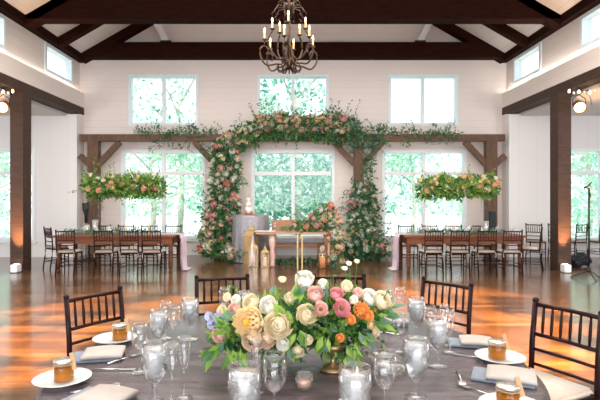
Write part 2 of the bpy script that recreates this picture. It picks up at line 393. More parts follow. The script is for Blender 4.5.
struct('baseboard_back', box(B(), -XW, XW, YB-.02, YB, 0, .14), 'white_paint')

# ------------------------------------------------------------------ foliage helpers
class Mesh:
    def __init__(s): s.v = []; s.f = []; s.m = []
    def leaf(s, p, d, n, L, W, mi=0, fold=.25):
        d = d.normalized(); t = d.cross(n)
        t = t.normalized() if t.length > 1e-4 else Vector((1, 0, 0)); nn = t.cross(d)
        i = len(s.v)
        s.v += [p, p+d*L*.45+t*W/2+nn*W*fold, p+d*L-nn*L*.1, p+d*L*.45-t*W/2+nn*W*fold, p+d*L*.5]
        s.f += [(i, i+1, i+4), (i+1, i+2, i+4), (i+4, i+2, i+3), (i, i+4, i+3)]; s.m += [mi]*4
    def twig(s, a, b, r, mi):
        d = (b-a).normalized(); t = d.cross(Vector((.3, 1, .2))).normalized()*r; u = t.cross(d).normalized()*r; i = len(s.v)
        s.v += [a+t, a-t*.5+u*.87, a-t*.5-u*.87, b]
        s.f += [(i, i+1, i+3), (i+1, i+2, i+3), (i+2, i, i+3)]; s.m += [mi]*3
    def build(s, name):
        me = bpy.data.meshes.new(name); me.from_pydata([tuple(v) for v in s.v], [], s.f); me.polygons.foreach_set('material_index', s.m); me.update(); return me
def rdir(r=rnd):
    z = r.uniform(-1, 1); a = r.uniform(0, 2*PI); q = math.sqrt(1-z*z); return Vector((q*math.cos(a), q*math.sin(a), z))
def foliage(name, blobs, n, L, parent, mats, weights, shell=.55, Wr=.45, twigs=0, offset=None):
    """blobs: (center Vector, radii Vector); leaves point outward"""
    mm = Mesh(); area = [b[1].x*b[1].z+b[1].x*b[1].y for b in blobs]; off = offset or Vector((0, 0, 0))
    for _ in range(n):
        c, r = rnd.choices(blobs, area)[0]; d = rdir(); k = rnd.uniform(shell, 1.0)
        p = c+Vector((d.x*r.x, d.y*r.y, d.z*r.z))*k-off
        dd = (d+rdir()*.8+Vector((0, 0, .1))).normalized(); s = rnd.uniform(.6, 1.25)
        mm.leaf(p, dd, (d+rdir()*.6), L*s, L*Wr*s, rnd.choices(range(len(mats)), weights)[0])
    for _ in range(twigs):
        c, r = rnd.choices(blobs, area)[0]; d = rdir(); p = c+Vector((d.x*r.x, d.y*r.y, d.z*r.z))*.8-off
        q = p+(d+Vector((0, 0, .2))+rdir()*.3)*L*rnd.uniform(1.5, 3.2)
        mm.twig(p, q, L*.05, len(mats)-1)
        for t in (.3, .5, .7, .85, 1):
            for sg in (-1, 1):
                e = p.lerp(q, t); mm.leaf(e, (d*.5+rdir()).normalized(), rdir(), L*.5, L*.3, rnd.choices(range(len(mats)), weights)[0])
    return obj(name, mm.build(name), mats, parent)
def rose_mesh(name, layers=((.34, 3, 150), (.64, 4, 128), (.98, 5, 106)), seg=3, pointed=0, nu=4):
    V = []; F = []; rr = random.Random(len(layers)*7+seg)
    for li, (rad, k, tip) in enumerate(layers):
        for j in range(k):
            a0 = 2*PI*(j+.37*li)/k; wd = PI/k*(1.5 if not pointed else 1.25); i0 = len(V); jit = rr.uniform(-.06, .06); tj = tip+rr.uniform(-7, 7)
            for a in range(seg+1):
                v = a/seg; th = R(25+(tj-25)*v)
                for b in range(nu+1):
                    u = -1+b*2/nu
                    if pointed: wv = (.35, .8, 1, .75, .1)[min(4, round(v*4))]
                    else: wv = min(1, .5+.8*v)
                    an = a0+u*wd*wv+jit
                    r = rad*math.sin(th)*(1+(.13*u if not pointed else -.05*u*u)+jit)
                    z = -rad*math.cos(th)*.9-.22*rad*u*u*v**2*(0 if pointed else 1)+.04*math.sin(u*5+j*2+li)*v
                    if v > .9 and rad > .55 and not pointed: r += .07*rad
                    V.append((r*math.cos(an), r*math.sin(an), z))
            for a in range(seg):
                for b in range(nu):
                    i = i0+a*(nu+1)+b; F.append((i, i+1, i+nu+2, i+nu+1))
    me = bpy.data.meshes.new(name); me.from_pydata(V, [], F); me.update()
    for p in me.polygons: p.use_smooth = True
    return me
FAR = {}; NEAR = {}
def bloom_mesh(kind, color, near=False):
    key = (kind, color)
    if key in FAR: return FAR[key]
    if kind == 'rose': me = rose_mesh('rose')
    elif kind == 'bigrose': me = rose_mesh('garden_rose', ((.16, 3, 165), (.32, 4, 155), (.48, 5, 143), (.64, 5, 130), (.82, 5, 116), (1.0, 6, 102)), 5, 0, 6)
    elif kind == 'dahlia': me = rose_mesh('dahlia', ((.45, 9, 130), (.68, 11, 122), (.92, 13, 112), (1.12, 13, 98)), 4, 1, 2)
    elif kind == 'lisianthus': me = rose_mesh('lisianthus', ((.5, 4, 112), (.68, 4, 108), (.86, 5, 104), (1.0, 5, 98)), 5, 0, 6)
    elif kind == 'floret': me = rose_mesh('floret', ((1, 5, 95),), 3)
    me.materials.append(M[color]); FAR[key] = me; return me
def bloom(parent, name, kind, color, p, nrm, r, label=None, center=None):
    o = bpy.data.objects.new(name, bloom_mesh(kind, color)); COL.objects.link(o); o.parent = parent
    q = Vector((0, 0, 1)).rotation_difference(nrm.normalized()); o.rotation_mode = 'QUATERNION'; o.rotation_quaternion = q; o.location = p; o.scale = (r, r, r)
    if label: o['label'] = label
    if center:
        bm = B(); lathe(bm, [(0.0, -.3), (.22, -.3), (.26, .12), (.18, .28), (0.0, .34)], 10, cap=False); c = obj('flower_center', bm, center, o)
    return o
def blooms(parent, blobs, n, r0, r1, cols, wts, front=True, name='rose', org=None, up=-.3):
    area = [b[1].x*b[1].z for b in blobs]; org = org or Vector((0, 0, 0)); pts = []
    k = 0; tries = 0
    while k < n and tries < n*40:
        tries += 1
        c, r = rnd.choices(blobs, area)[0]; d = rdir()
        if front and d.y > -.05: d.y = -abs(d.y)
        if d.z < up: continue
        rr = rnd.uniform(r0, r1); p = c+Vector((d.x*r.x, d.y*r.y, d.z*r.z))*1.04
        if any((p-q).length < (rr+s)*.85 for q, s in pts): continue
        pts.append((p, rr)); k += 1
        bloom(parent, name, 'rose', rnd.choices(cols, wts)[0], p-org, d+Vector((0, -.5, .15)), rr)
def blobpx(items, org=None):
    out = []
    for px, py, rx, ry, Y, rd in items:
        out.append((P(px, py, Y), Vector((rx*Y/500, rd, ry*Y/500))))
    return out

# ------------------------------------------------------------------ outdoors
def tree(label, x, y, h, cr, n, L, mats, wts, trunk=.16, zc=None, group=None, flat=1.0):
    t = thing('garden_tree', label, 'tree', (x, y, -.3), 0, group)
    bm = B(); tube(bm, [(0, 0, 0), (.1, 0, h*.35), (-.1, .1, h*.8)], trunk, 8, trunk*.4)
    for k in range(6):
        a = k*1.1; z = h*(.35+.08*k); tube(bm, [(0, 0, z), (math.cos(a)*cr*.4, math.sin(a)*cr*.3, z+h*.12), (math.cos(a)*cr*.75, math.sin(a)*cr*.5, z+h*.2)], trunk*.4, 6, .02)
    obj('trunk', bm, 'bark', t)
    bl = []
    for k in range(16):
        d = rdir(); zc_ = zc if zc else h*.62
        bl.append((Vector((d.x*cr*.68, d.y*cr*.5, zc_+d.z*(h-zc_)*.72)), Vector((cr*.42, cr*.36, (h-zc_)*.42))*rnd.uniform(.7, 1.1)))
    foliage('crown', bl, n, L, t, mats, wts, shell=.4)
    return t
ta = ['tree_a', 'tree_b', 'tree_c']
tree('dense mint green tree filling the centre windows', .2, 23, 8.6, 4.2, 4600, .34, ta, (4, 3, 5), zc=4.6)
tree('pale loose tree seen in the right half of the upper left window', -5.2, 23, 8.2, 2.6, 1500, .26, ta, (3, 4, 1), zc=5.6)
tree('sparse pale tree edge in the left half of the upper left window', -9.4, 26, 8.8, 2.6, 700, .26, ta, (2, 5, 1), zc=6.0)
tree('low pale green tree beyond the lower left window', -5.6, 19.8, 4.3, 2.6, 1200, .26, ta, (3, 7, 0), zc=2.6)
tree('small bushy tree at the right side of the lower left window', -3.4, 26, 4.4, 2.2, 1500, .28, ta, (4, 4, 0), zc=3.0)
tree('pale green tree beyond the lower right window', 6.0, 25, 5.0, 2.6, 1100, .3, ta, (4, 5, 0), zc=3.4)
tree('small hazy tree at the right side of the lower right window', 10.2, 30, 4.2, 2.8, 1300, .32, ta, (3, 7, 0), zc=2.4)
tree('green tree outside the left aisle window', -14.2, 23, 5.6, 3.4, 2400, .32, ta, (4, 5, 0), zc=2.6)
tree('green tree outside the right aisle window', 14.2, 24, 6.2, 3.6, 2600, .32, ta, (6, 4, 0), zc=2.8)
hedge = thing('hedge', 'long low pale hedge across the far side of the lawn', 'hedge', (0, 52, -.3))
hb = [(Vector((x, rnd.uniform(-.4, .4), 1.1+rnd.uniform(-.2, .3))), Vector((2.0, .9, 1.2))) for x in range(-36, 37, 3)]
foliage('foliage', hb, 4000, .6, hedge, ta, (4, 5, 2), shell=.6)
thick = thing('thicket', 'mid green thicket behind the big centre tree', 'shrubs', (0, 27.5, -.3))
hb = [(Vector((x, rnd.uniform(-.4, .4), z)), Vector((1.3, .6, 1.2))) for x in (-4, -2.4, -.8, .8, 2.4, 4) for z in (1, 2.4, 3.8)]
foliage('foliage', hb, 5200, .36, thick, ta, (5, 2, 4), shell=.4)

# ------------------------------------------------------------------ arbor with garlands
ar = thing('wooden_arbor', 'long rustic wooden arbor with braced posts against the back wall', 'arbor', (0, 12.95, 0))
obj('beam', box(B(), -5.5, 5.46, -.1, .1, 3.0, 3.17), 'arborwood', ar)
for i, px in enumerate((94.2, 219, 358.5, 490.5)):
    x = (px-293)*12.95/500; hw = .14 if i in (0, 3) else .12
    obj('post', box(B(), x-hw, x+hw, -.1, .1, 0, 3.0), 'arborwood', ar)
    for s in (-1, 1):
        L = .46
        if (i == 0 and s < 0) or (i == 3 and s > 0): continue
        bm = B(); bar(bm, (x+s*(hw-.02), 0, 2.40), (x+s*(hw+.52), 0, 2.98), .14, .13, up=(0, 1, 0)); obj('brace', bm, 'arborwood', ar)
    if i in (0, 3):
        s = -1 if i == 0 else 1
        bm = B(); bar(bm, (x+s*(hw-.02), 0, 2.40), (x+s*.37, 0, 2.62), .14, .13, up=(0, 1, 0)); obj('brace', bm, 'arborwood', ar)

lm = ['leaf_dark', 'leaf_mid', 'leaf_euc', 'stemgreen']
# left column
colL = thing('floral_column', 'tall column of pink and peach roses covering the left arbor post', 'flowers', (P(223, 250, 12.6).x, 12.6, 0))
bl = blobpx([(225, 150, 14, 12, 12.75, .18), (226, 168, 15, 14, 12.7, .2), (224, 186, 15, 16, 12.65, .22), (224, 204, 16, 14, 12.6, .24), (220, 220, 17, 14, 12.55, .26),
             (222, 236, 22, 14, 12.4, .3), (216, 248, 18, 8, 12.2, .3), (238, 254, 16, 8, 12.0, .28), (252, 258, 8, 5, 11.8, .2)])
o_ = Vector(colL.location)
foliage('foliage', bl, 4200, .13, colL, lm, (5, 5, 3, 1), shell=.6, twigs=110, offset=o_)
blooms(colL, bl, 100, .055, .095, ['palepeach', 'blush', 'pink', 'cream', 'white', 'coral'], (4, 7, 4, 4, 7, 1), org=o_)
# arch
arch = thing('floral_garland', 'arched garland of peach roses and greens over the middle of the arbor', 'flowers', (.2, 12.8, 3.1))
bl = blobpx([(236, 141, 14, 9, 12.75, .2), (250, 133, 12, 10, 12.75, .22), (264, 128, 13, 12, 12.75, .24), (280, 126, 13, 13, 12.75, .24), (296, 128, 13, 12, 12.75, .24), (312, 128, 13, 12, 12.75, .24), (328, 128, 13, 14, 12.75, .22), (341, 129, 9, 15, 12.75, .2)])
o_ = Vector(arch.location)
foliage('foliage', bl, 3600, .13, arch, lm, (5, 6, 3, 1), shell=.6, twigs=150, offset=o_)
blooms(arch, bl, 100, .055, .105, ['peach', 'blush', 'pink', 'cream', 'white', 'butter', 'palepeach'], (3, 6, 1, 5, 4, 2, 5), org=o_)
# greens around right post top
ivy = thing('leafy_garland', 'trailing eucalyptus winding around the top of the right middle post', 'greenery', (P(360, 150, 12.75).x, 12.75, 2.4))
bl = blobpx([(352, 126, 8, 10, 12.75, .12), (362, 138, 7, 10, 12.75, .14), (350, 148, 3, 5, 12.75, .1), (371, 160, 4, 8, 12.75, .1), (376, 142, 7, 6, 12.75, .12), (368, 174, 4, 9, 12.75, .08)])
foliage('foliage', bl, 620, .11, ivy, ['leaf_euc', 'leaf_dark', 'leaf_mid', 'stemgreen'], (5, 3, 2, 1), shell=.3, twigs=50, offset=Vector(ivy.location))
# greens on the beam
for lab, px0, px1, dens in (('trailing eucalyptus garland lying on the left part of the arbor beam', 138, 214, 1), ('trailing eucalyptus garland lying on the right part of the arbor beam', 376, 458, 1)):
    g = thing('leafy_garland', lab, 'greenery', (P((px0+px1)/2, 137, 12.85).x, 12.85, 3.17))
    bl = []
    px = px0
    while px < px1:
        bl.append((px, 133+rnd.uniform(-4, 4), 5, rnd.uniform(2, 5), 12.85, .12)); px += 5
    if px0 < 200: bl += [(190, 127, 4, 4, 12.85, .1), (160, 144, 5, 4, 12.8, .06), (153, 150, 3, 2, 12.8, .05), (205, 148, 5, 6, 12.8, .08), (185, 146, 5, 3, 12.8, .05)]
    else: bl += [(377, 133, 6, 5, 12.8, .1), (405, 143, 4, 4, 12.8, .05), (430, 143, 3, 3, 12.8, .05), (435, 128, 4, 4, 12.8, .06)]
    foliage('foliage', blobpx(bl), 520, .10, g, ['leaf_euc', 'leaf_dark', 'leaf_mid', 'stemgreen'], (5, 4, 2, 1), shell=.2, twigs=34, offset=Vector(g.location))
# right column
colR = thing('floral_column', 'column of white and blush roses around the right middle post', 'flowers', (P(363, 250, 12.6).x, 12.6, 0))
bl = blobpx([(364, 194, 12, 11, 12.7, .2), (363, 207, 14, 12, 12.65, .2), (364, 221, 14, 12, 12.6, .22), (364, 236, 16, 12, 12.55, .26), (365, 249, 25, 10, 12.4, .3)])
o_ = Vector(colR.location)
foliage('foliage', bl, 4200, .13, colR, ['leaf_dark', 'leaf_mid', 'leaf_euc', 'stemgreen'], (6, 3, 5, 1), shell=.6, twigs=120, offset=o_)
blooms(colR, bl, 82, .05, .095, ['white', 'blush', 'cream', 'pink', 'butter'], (10, 4, 4, 2, 1), org=o_)

# ------------------------------------------------------------------ chiavari chair
def make_chair(label):
    t = thing('chiavari_chair', label, 'chair')
    w = .205
    for s in (-1, 1):
        bm = B(); tube(bm, [(s*w, .19, 0), (s*w, .185, .2), (s*w*.98, .18, .44)], .012, 8, .017); lathe(bm, [(.016, .26), (.021, .27), (.016, .28)], 8, (s*w, .183, 0)); obj('leg', bm, 'chairwood', t, True)
    for s in (-1, 1):
        bm = B(); tube(bm, [(s*w, -.24, 0), (s*w, -.2, .25), (s*w, -.18, .45), (s*w, -.19, .65), (s*w, -.22, .885)], .0165, 8)
        lathe(bm, [(.0, -.012), (.015, -.01), (.016, .0), (.019, .006), (.019, .014), (.012, .022), (.0, .026)], 8, (s*w, -.222, .888), cap=False); obj('back_post', bm, 'chairwood', t, True)
    for z, y, r in ((.87, -.217, .013), (.69, -.197, .012)):
        bm = B(); tube(bm, [(-w, y, z), (0, y-.012, z+.002), (w, y, z)], r, 8); obj('back_rail', bm, 'chairwood', t, True)
    for z, y in ((.60, -.188), (.51, -.183)):
        bm = B(); tube(bm, [(-w, y, z), (0, y-.01, z), (w, y, z)], .010, 8); obj('lower_rail', bm, 'chairwood', t, True)
    for k in range(6):
        x = -w+.41*(k+1)/7
        bm = B(); tube(bm, [(x, -.204, .69), (x, -.208, .74), (x, -.213, .79), (x, -.222, .87)], lambda u: .0065+.004*math.sin(PI*u), 6); obj('spindle', bm, 'chairwood', t, True)
    bm = B(); box(bm, -w-.012, w+.012, -.19, .2, .425, .45); bmesh.ops.bevel(bm, geom=bm.edges[:], offset=.008, segments=2, affect='EDGES'); obj('seat', bm, 'chairwood', t)
    bm = B(); box(bm, -w, w, -.165, .195, .45, .492); bmesh.ops.bevel(bm, geom=bm.edges[:], offset=.018, segments=3, affect='EDGES')
    c = obj('cushion', bm, 'cushion', t, True); c['label'] = 'ivory padded cushion'
    for s in (-1, 1):
        bm = B(); tube(bm, [(s*.165, -.16, .465), (s*.2, -.19, .45), (s*.205, -.205, .40), (s*.19, -.2, .36)], .006, 5); obj('cushion_tie', bm, 'cushion', c)
    for z in (.15, .22):
        for s in (-1, 1):
            bm = B(); tube(bm, [(s*w, -.2+.0*z, z), (s*w, .186, z)], .008, 6); obj('stretcher', bm, 'chairwood', t, True)
    for z, y in ((.18, .187), (.25, .186), (.2, -.208)):
        bm = B(); tube(bm, [(-w, y, z), (w, y, z)], .008, 6); obj('stretcher', bm, 'chairwood', t, True)
    return t
chair0 = make_chair('x')
used = [False]
kids_cache = {}
def chair(x, y, ang, label, group):
    """ang = direction the sitter faces, radians from +Y counter-clockwise"""
    if not used[0]: used[0] = True; o = chair0; o.location = (x, y, 0); o.rotation_euler = (0, 0, ang); o['label'] = label; o['group'] = group; return o
    return copy_thing(chair0, (x, y, 0), ang, label, group, None if y < 8 else (.87, .92, 1))
# five at the round table: post tops given
G = 'chairs around the round reception table'
for (x1, y1, x2, y2, lab) in ((-1.455, 3.177, -1.213, 3.546, 'dark wooden ballroom chair at the left of the round table, beside honey jar plates'),
        (-.765, 4.01, -.38, 4.10, 'dark wooden ballroom chair behind the round table, left of the flower centrepiece'),
        (.185, 4.12, .57, 4.10, 'dark wooden ballroom chair behind the round table, mostly hidden by the flower centrepiece'),
        (1.034, 3.96, 1.30, 3.65, 'dark wooden ballroom chair behind the round table at right, behind the iced goblets'),
        (1.506, 3.12, 1.70, 2.74, 'dark wooden ballroom chair nearest the right edge of the picture at the round table')):
    m = Vector(((x1+x2)/2, (y1+y2)/2)); d = Vector((x2-x1, y2-y1)).normalized(); f = Vector((-d.y, d.x))
    if f.dot(Vector((0, 2.4))-m) < 0: f = -f
    c = m+f*.22; chair(c.x, c.y, math.atan2(-f.x, f.y), lab, G)
G = 'chairs along the left long table'
for (px, n) in ((64.5, 'first'), (102, 'second'), (128.5, 'third'), (150.5, 'fourth')):
    chair((px-293)*9.78/500, 10.0, rnd.uniform(-.08, .08), 'dark wooden chair, %s from left, near side of left long table' % n, G)
chair(-5.12, 10.85, R(-42), 'dark wooden chair at the left head of the left long table', G)
for k, n in enumerate(('first', 'second', 'third', 'fourth')):
    chair(-4.45+k*.55, 11.5, PI+rnd.uniform(-.08, .08), 'dark wooden chair, %s from left, window side of left long table' % n, G)
G = 'chairs along the right long table'
for (px, n) in ((434, 'first'), (461, 'second'), (488, 'third'), (513.5, 'fourth')):
    chair((px-293)*9.78/500, 10.0, rnd.uniform(-.08, .08), 'dark wooden chair, %s from left, near side of right long table' % n, G)
chair(5.05, 10.6, R(62), 'dark wooden chair at the right head of the right long table', G)
for k, n in enumerate(('first', 'second', 'third', 'fourth')):
    chair(2.65+k*.55, 11.5, PI+rnd.uniform(-.08, .08), 'dark wooden chair, %s from left, window side of right long table' % n, G)
G = 'spare chairs in the right aisle'
for (px, n, a) in ((534, 'first', -40), (556, 'second', -40), (573, 'third', 20), (598, 'fourth', 10)):
    chair((px-293)*12.5/500, 12.4, R(a), 'dark wooden chair, %s from the left in the row along the right aisle wall' % n, G)

# ------------------------------------------------------------------ farm tables
def farm_table(label, x0, x1):
    y0, y1 = 10.2, 11.2
    t = thing('farm_table', label, 'table', ((x0+x1)/2, (y0+y1)/2, 0)); w, d = (x1-x0)/2, (y1-y0)/2
    bm = B(); box(bm, -w, w, -d, d, .72, .76); bmesh.ops.bevel(bm, geom=bm.edges[:], offset=.008, segments=2, affect='EDGES'); obj('tabletop', bm, 'farmwood', t)
    bm = B()
    for a in ((-w+.06, w-.06, -d+.04, -d+.07), (-w+.06, w-.06, d-.07, d-.04), (-w+.05, -w+.08, -d+.07, d-.07), (w-.08, w-.05, -d+.07, d-.07)): box(bm, *a, .59, .72)
    obj('apron', bm, 'farmwood', t)
    for sx in (-1, 1):
        for sy in (-1, 1):
            c = (sx*(w-.1), sy*(d-.1), 0); bm = B(); box(bm, c[0]-.05, c[0]+.05, c[1]-.05, c[1]+.05, .57, .72)
            pr = [(.035, 0), (.045, .03), (.035, .06), (.042, .09)]
            for k in range(7): z = .1+k*.06; pr += [(.04, z), (.053, z+.03)]
            pr += [(.04, .52), (.055, .54), (.05, .57)]
            lathe(bm, pr, 12, c); obj('leg', bm, 'turned', t, False)
    return t
farm_table('long farmhouse table with turned legs on the left side of the hall', -4.93, -2.42)
farm_table('long farmhouse table with turned legs on the right side of the hall', 2.28, 4.78)
def cloth_strip(name, label, cat, x0, x1, y0, y1, zt, side, m, puddle=.12, group=None):
    """runner lying on the table top and falling over the end at x=side"""
    bm = B(); path = []; s = 1 if side > (x0+x1)/2 else -1
    xs_ = [x0 if s > 0 else x1, side, side+s*.03, side+s*.045, side+s*.05, side+s*.05, side+s*.06, side+s*(.06+puddle)]
    zz = [zt+.006, zt+.006, zt, zt-.1, zt-.3, .25, .03, .012]
    N = 24; rows = []
    for j in range(N+1):
        v = j/N; y = y0+(y1-y0)*v; row = []
        for k, (x, z) in enumerate(zip(xs_, zz)):
            amp = .0 if k < 2 else .03*min(1, (k-1)/3)
            row.append(bm.verts.new((x+s*amp*(1+math.sin(v*PI*9+k*.3)), y, z)))
        rows.append(row)
    for a, b in zip(rows, rows[1:]):
        for k in range(len(a)-1): bm.faces.new((a[k], a[k+1], b[k+1], b[k]))
    o = obj(name, bm, m, None, True); return tag(o, label, cat, group)
cloth_strip('table_runner', 'sheer lilac runner falling over the right end of the left long table', 'table runner', -3.6, -2.42, 10.45, 10.95, .76, -2.42, 'sheer')
cloth_strip('table_runner', 'sheer blush runner falling over the left end of the right long table', 'table runner', 2.28, 3.4, 10.45, 10.95, .76, 2.28, 'sheer')

# ------------------------------------------------------------------ hurricanes, tapers, glasses for far tables
def hurricane(label, x, y, z, r, h, candle=.5, group=None, wax='ivory', gl='frost'):
    t = thing('hurricane_candle', label, 'candle', (x, y, z), 0, group)
    bm = B(); lathe(bm, [(0, 0.002), (r, .002), (r, h), (r-.004, h), (r-.004, .01), (0, .01)], 20, cap=False); obj('glass_cylinder', bm, gl, t, True)
    bm = B(); lathe(bm, [(r*.55, .012), (r*.55, h*candle), (r*.1, h*candle-.004)], 14); c = obj('candle', bm, wax, t, True)
    bm = B(); lathe(bm, [(0, h*candle), (.008, h*candle+.012), (0.0, h*candle+.035)], 8, cap=False); obj('flame', bm, 'votiveflame', c, True)
    return t
def taper(label, x, y, z, h, group=None, wax='peachwax'):
    t = thing('taper_candle', label, 'candle', (x, y, z), 0, group)
    bm = B(); lathe(bm, [(.04, 0.001), (.04, .01), (.01, .02), (.01, .06), (.02, .07), (.018, .10), (0, .10)], 12); obj('candle_holder', bm, 'gold', t, True)
    bm = B(); lathe(bm, [(.014, .085), (.014, h), (0, h+.01)], 10); obj('candle', bm, wax, t, True)
    return t
def far_goblet(): 
    t = thing('water_goblet', 'x', 'glass')
    bm = B(); lathe(bm, [(.032, 0), (.032, .004), (.005, .01), (.005, .06), (.03, .085), (.036, .13), (.032, .18)], 12, cap=False); obj('bowl', bm, 'glassware', t, True)
    bm = B(); lathe(bm, [(0, .075), (.026, .088), (.032, .13), (0, .131)], 12, cap=False); obj('water', bm, 'frost', t, True)
    return t
fg = far_goblet(); fgu = [False]
def far_glass(x, y, label, group):
    if not fgu[0]:
        fgu[0] = True; fg.location = (x, y, .76); fg['label'] = label; fg['group'] = group; return
    copy_thing(fg, (x, y, .76), rnd.random()*6, label, group)
for side, x0, x1, hy in (('left', -4.8, -2.75, [(95, .055, .30), (87, .06, .20), (109, .05, .16), (137, .045, .17)]), ('right', 2.6, 4.7, [(486, .055, .27), (447, .05, .17), (469, .045, .2), (421, .045, .15)])):
    for k, (px, r, h) in enumerate(hy):
        nm = {95: 'tall', 87: 'wide', 109: 'low', 137: 'slim', 486: 'tall', 447: 'low', 469: 'slim', 421: 'small'}[px]
        hurricane('%s glass cylinder with ivory candle on the %s long table' % (nm, side), (px-293)*10.75/500, 10.75, .76, r, h, group='hurricane candles on the %s long table' % side)
    for px, hh, nm in ((125.5, .30, 'left'), (149, .30, 'right')) if side == 'left' else ((427.5, .34, 'left'), (454, .32, 'right')):
        taper('peach taper candle, the %s one of two on the %s long table' % (nm, side), (px-293)*10.55/500, 10.55, .76, hh, 'taper candles on the %s long table' % side)
    for row, yy, rn in ((0, 10.4, 'near'), (1, 11.02, 'window')):
        for k in range(7):
            x = x0+(x1-x0)*(k+.5)/7+rnd.uniform(-.03, .03)
            far_glass(x, yy, 'small water glass, %s from left in the %s row, %s long table' % (('first', 'second', 'third', 'fourth', 'fifth', 'sixth', 'seventh')[k], rn, side), 'water glasses on the %s long table' % side)
    g = thing('greenery_runner', 'low strip of eucalyptus along the middle of the %s long table' % side, 'greenery', ((x0+x1)/2, 10.7, .76))
    foliage('foliage', [(Vector((x0-(x0+x1)/2+q*.2, 0, .045)), Vector((.13, .07, .04))) for q in range(int((x1-x0)/.2))], 500, .07, g, ['leaf_euc', 'leaf_mid'], (3, 1), shell=.2)
    # long floral box on clear stand
    cpx = 124.5 if side == 'left' else 458; X0 = (cpx-293)*10.7/500
    st = thing('acrylic_stand', 'clear acrylic stand carrying the long flower box above the %s table' % side, 'stand', (X0, 10.62, .767))
    for sx in (-.5, .5):
        for sy in (-.07, .07):
            bm = B(); tube(bm, [(sx, sy, .008), (sx, sy, .80)], .007, 8); obj('rod', bm, 'acrylic', st, True)
    obj('shelf', box(B(), -.55, .55, -.1, .1, .80, .81), 'acrylic', st)
    obj('base', box(B(), -.55, .55, -.1, .1, 0, .01), 'acrylic', st)
    hf = thing('hanging_flower_box', 'long raised arrangement of greens and peach roses above the %s long table' % side, 'flowers', (X0, 10.62, 1.58))
    bl = []
    for q in range(9): bl.append((cpx-33+q*8.2, (187 if side == 'left' else 187)+rnd.uniform(-2, 2), 8, 10.8, 10.62, .19))
    bl = blobpx(bl); o_ = Vector(hf.location)
    foliage('foliage', bl, 2800, .10, hf, ['leaf_mid', 'leaf_lime', 'leaf_dark', 'stemgreen'], (5, 6, 2, 1), shell=.5, twigs=70, offset=o_)
    blooms(hf, bl, 32, .045, .07, ['peach', 'cream', 'butter', 'blush', 'white'], (5, 4, 4, 1, 4), org=o_)

# ------------------------------------------------------------------ sweetheart table group
sw = thing('sweetheart_table', 'small wooden couple table with gold middle leg before the centre window', 'table', (.16, 11.3, 0))
bm = B(); box(bm, -.98, 1.0, -.35, .35, .735, .775); obj('tabletop', bm, 'sofawood', sw)
for x in (-.62, .62):
    for y in (-.22, .22):
        bm = B(); lathe(bm, [(.05, 0), (.07, .05), (.045, .1), (.075, .25), (.05, .4), (.08, .55), (.07, .735)], 12, (x, y, 0)); obj('leg', bm, 'palewood', sw, True)
for k, x in enumerate((-.06, .04)):
    bm = B(); box(bm, x-.014, x+.014, -.36, -.33, 0, .735); obj('gold_frame', bm, 'gold', sw)
cloth_strip('table_drape', 'white sheer cloth falling over the left end of the couple table', 'table cloth', -.82, -.4, 11.0, 11.55, .778, -.82, 'drape', puddle=.08)
st = thing('settee', 'wood framed settee with grey seat behind the couple table', 'sofa', (.2, 12.3, 0))
for x in (-.37, .37):
    bm = B(); box(bm, x-.36, x+.36, .28, .36, .62, .98); bmesh.ops.bevel(bm, geom=bm.edges[:], offset=.03, segments=2, affect='EDGES'); obj('backrest', bm, 'sofawood', st)
bm = B(); box(bm, -.75, .75, -.3, .27, .42, .52); bmesh.ops.bevel(bm, geom=bm.edges[:], offset=.03, segments=2, affect='EDGES'); obj('seat', bm, 'sofagrey', st)
bm = B(); box(bm, -.77, .77, -.32, .36, .34, .42); obj('seat_frame', bm, 'sofawood', st)
for x in (-.7, .7):
    for y in (-.27, .31):
        bm = B(); lathe(bm, [(.02, 0), (.035, .3), (.04, .36)], 8, (x, y, 0)); obj('leg', bm, 'sofawood', st, True)
# round table with sequin cloth
ct = thing('cake_table', 'small round table hidden under a grey sequin cloth', 'table', (P(251, 200, 12.1).x, 12.1, 0))
bm = B(); lathe(bm, [(.2, 0), (.2, .02), (.03, .04), (.03, 1.05), (.40, 1.07), (.40, 1.1)], 20); obj('pedestal', bm, 'turned', ct)
bm = B(); lathe(bm, [(0, 1.135), (.36, 1.135), (.43, 1.125), (.44, 1.08), (.445, .8), (.46, .4), (.47, .02)], 72, (ct.location.x, 12.1, 0), cap=False, ripple=lambda a, z: (.05*math.sin(a*15)*max(0, 1.1-z) if z < 1.1 else 0))
tag(obj('sequin_tablecloth', bm, 'sequin', None, True), 'shimmering grey sequin cloth over the round cake table', 'tablecloth')
ck = thing('wedding_cake', 'small slim tiered white cake with peach flowers on the grey table', 'cake', (P(248.5, 213, 12.0).x, 12.0, 1.136))
bm = B(); lathe(bm, [(.0, 0), (.1, 0), (.11, .03), (.11, .035), (0, .035)], 20, cap=False); obj('cake_stand', bm, 'gold', ck, True)
for r, z0, z1 in ((.085, .035, .17), (.062, .17, .29), (.042, .29, .40)):
    bm = B(); lathe(bm, [(0, z0), (r, z0), (r, z1-.008), (r-.008, z1), (0, z1)], 20, cap=False); obj('cake_tier', bm, 'caketop', ck, True)
for p, c, r in (((-.05, -.08, .08), 'peach', .04), ((.07, -.08, .05), 'coral', .035), ((-.1, -.06, .03), 'peach', .04), ((.13, -.03, .02), 'butter', .035), ((.02, -.07, .2), 'blush', .03), ((-.02, -.05, .31), 'cream', .025), ((0, 0, .42), 'peach', .03)):
    bloom(ck, 'rose', 'rose', c, Vector(p), Vector((p[0], -1, .5)), r)
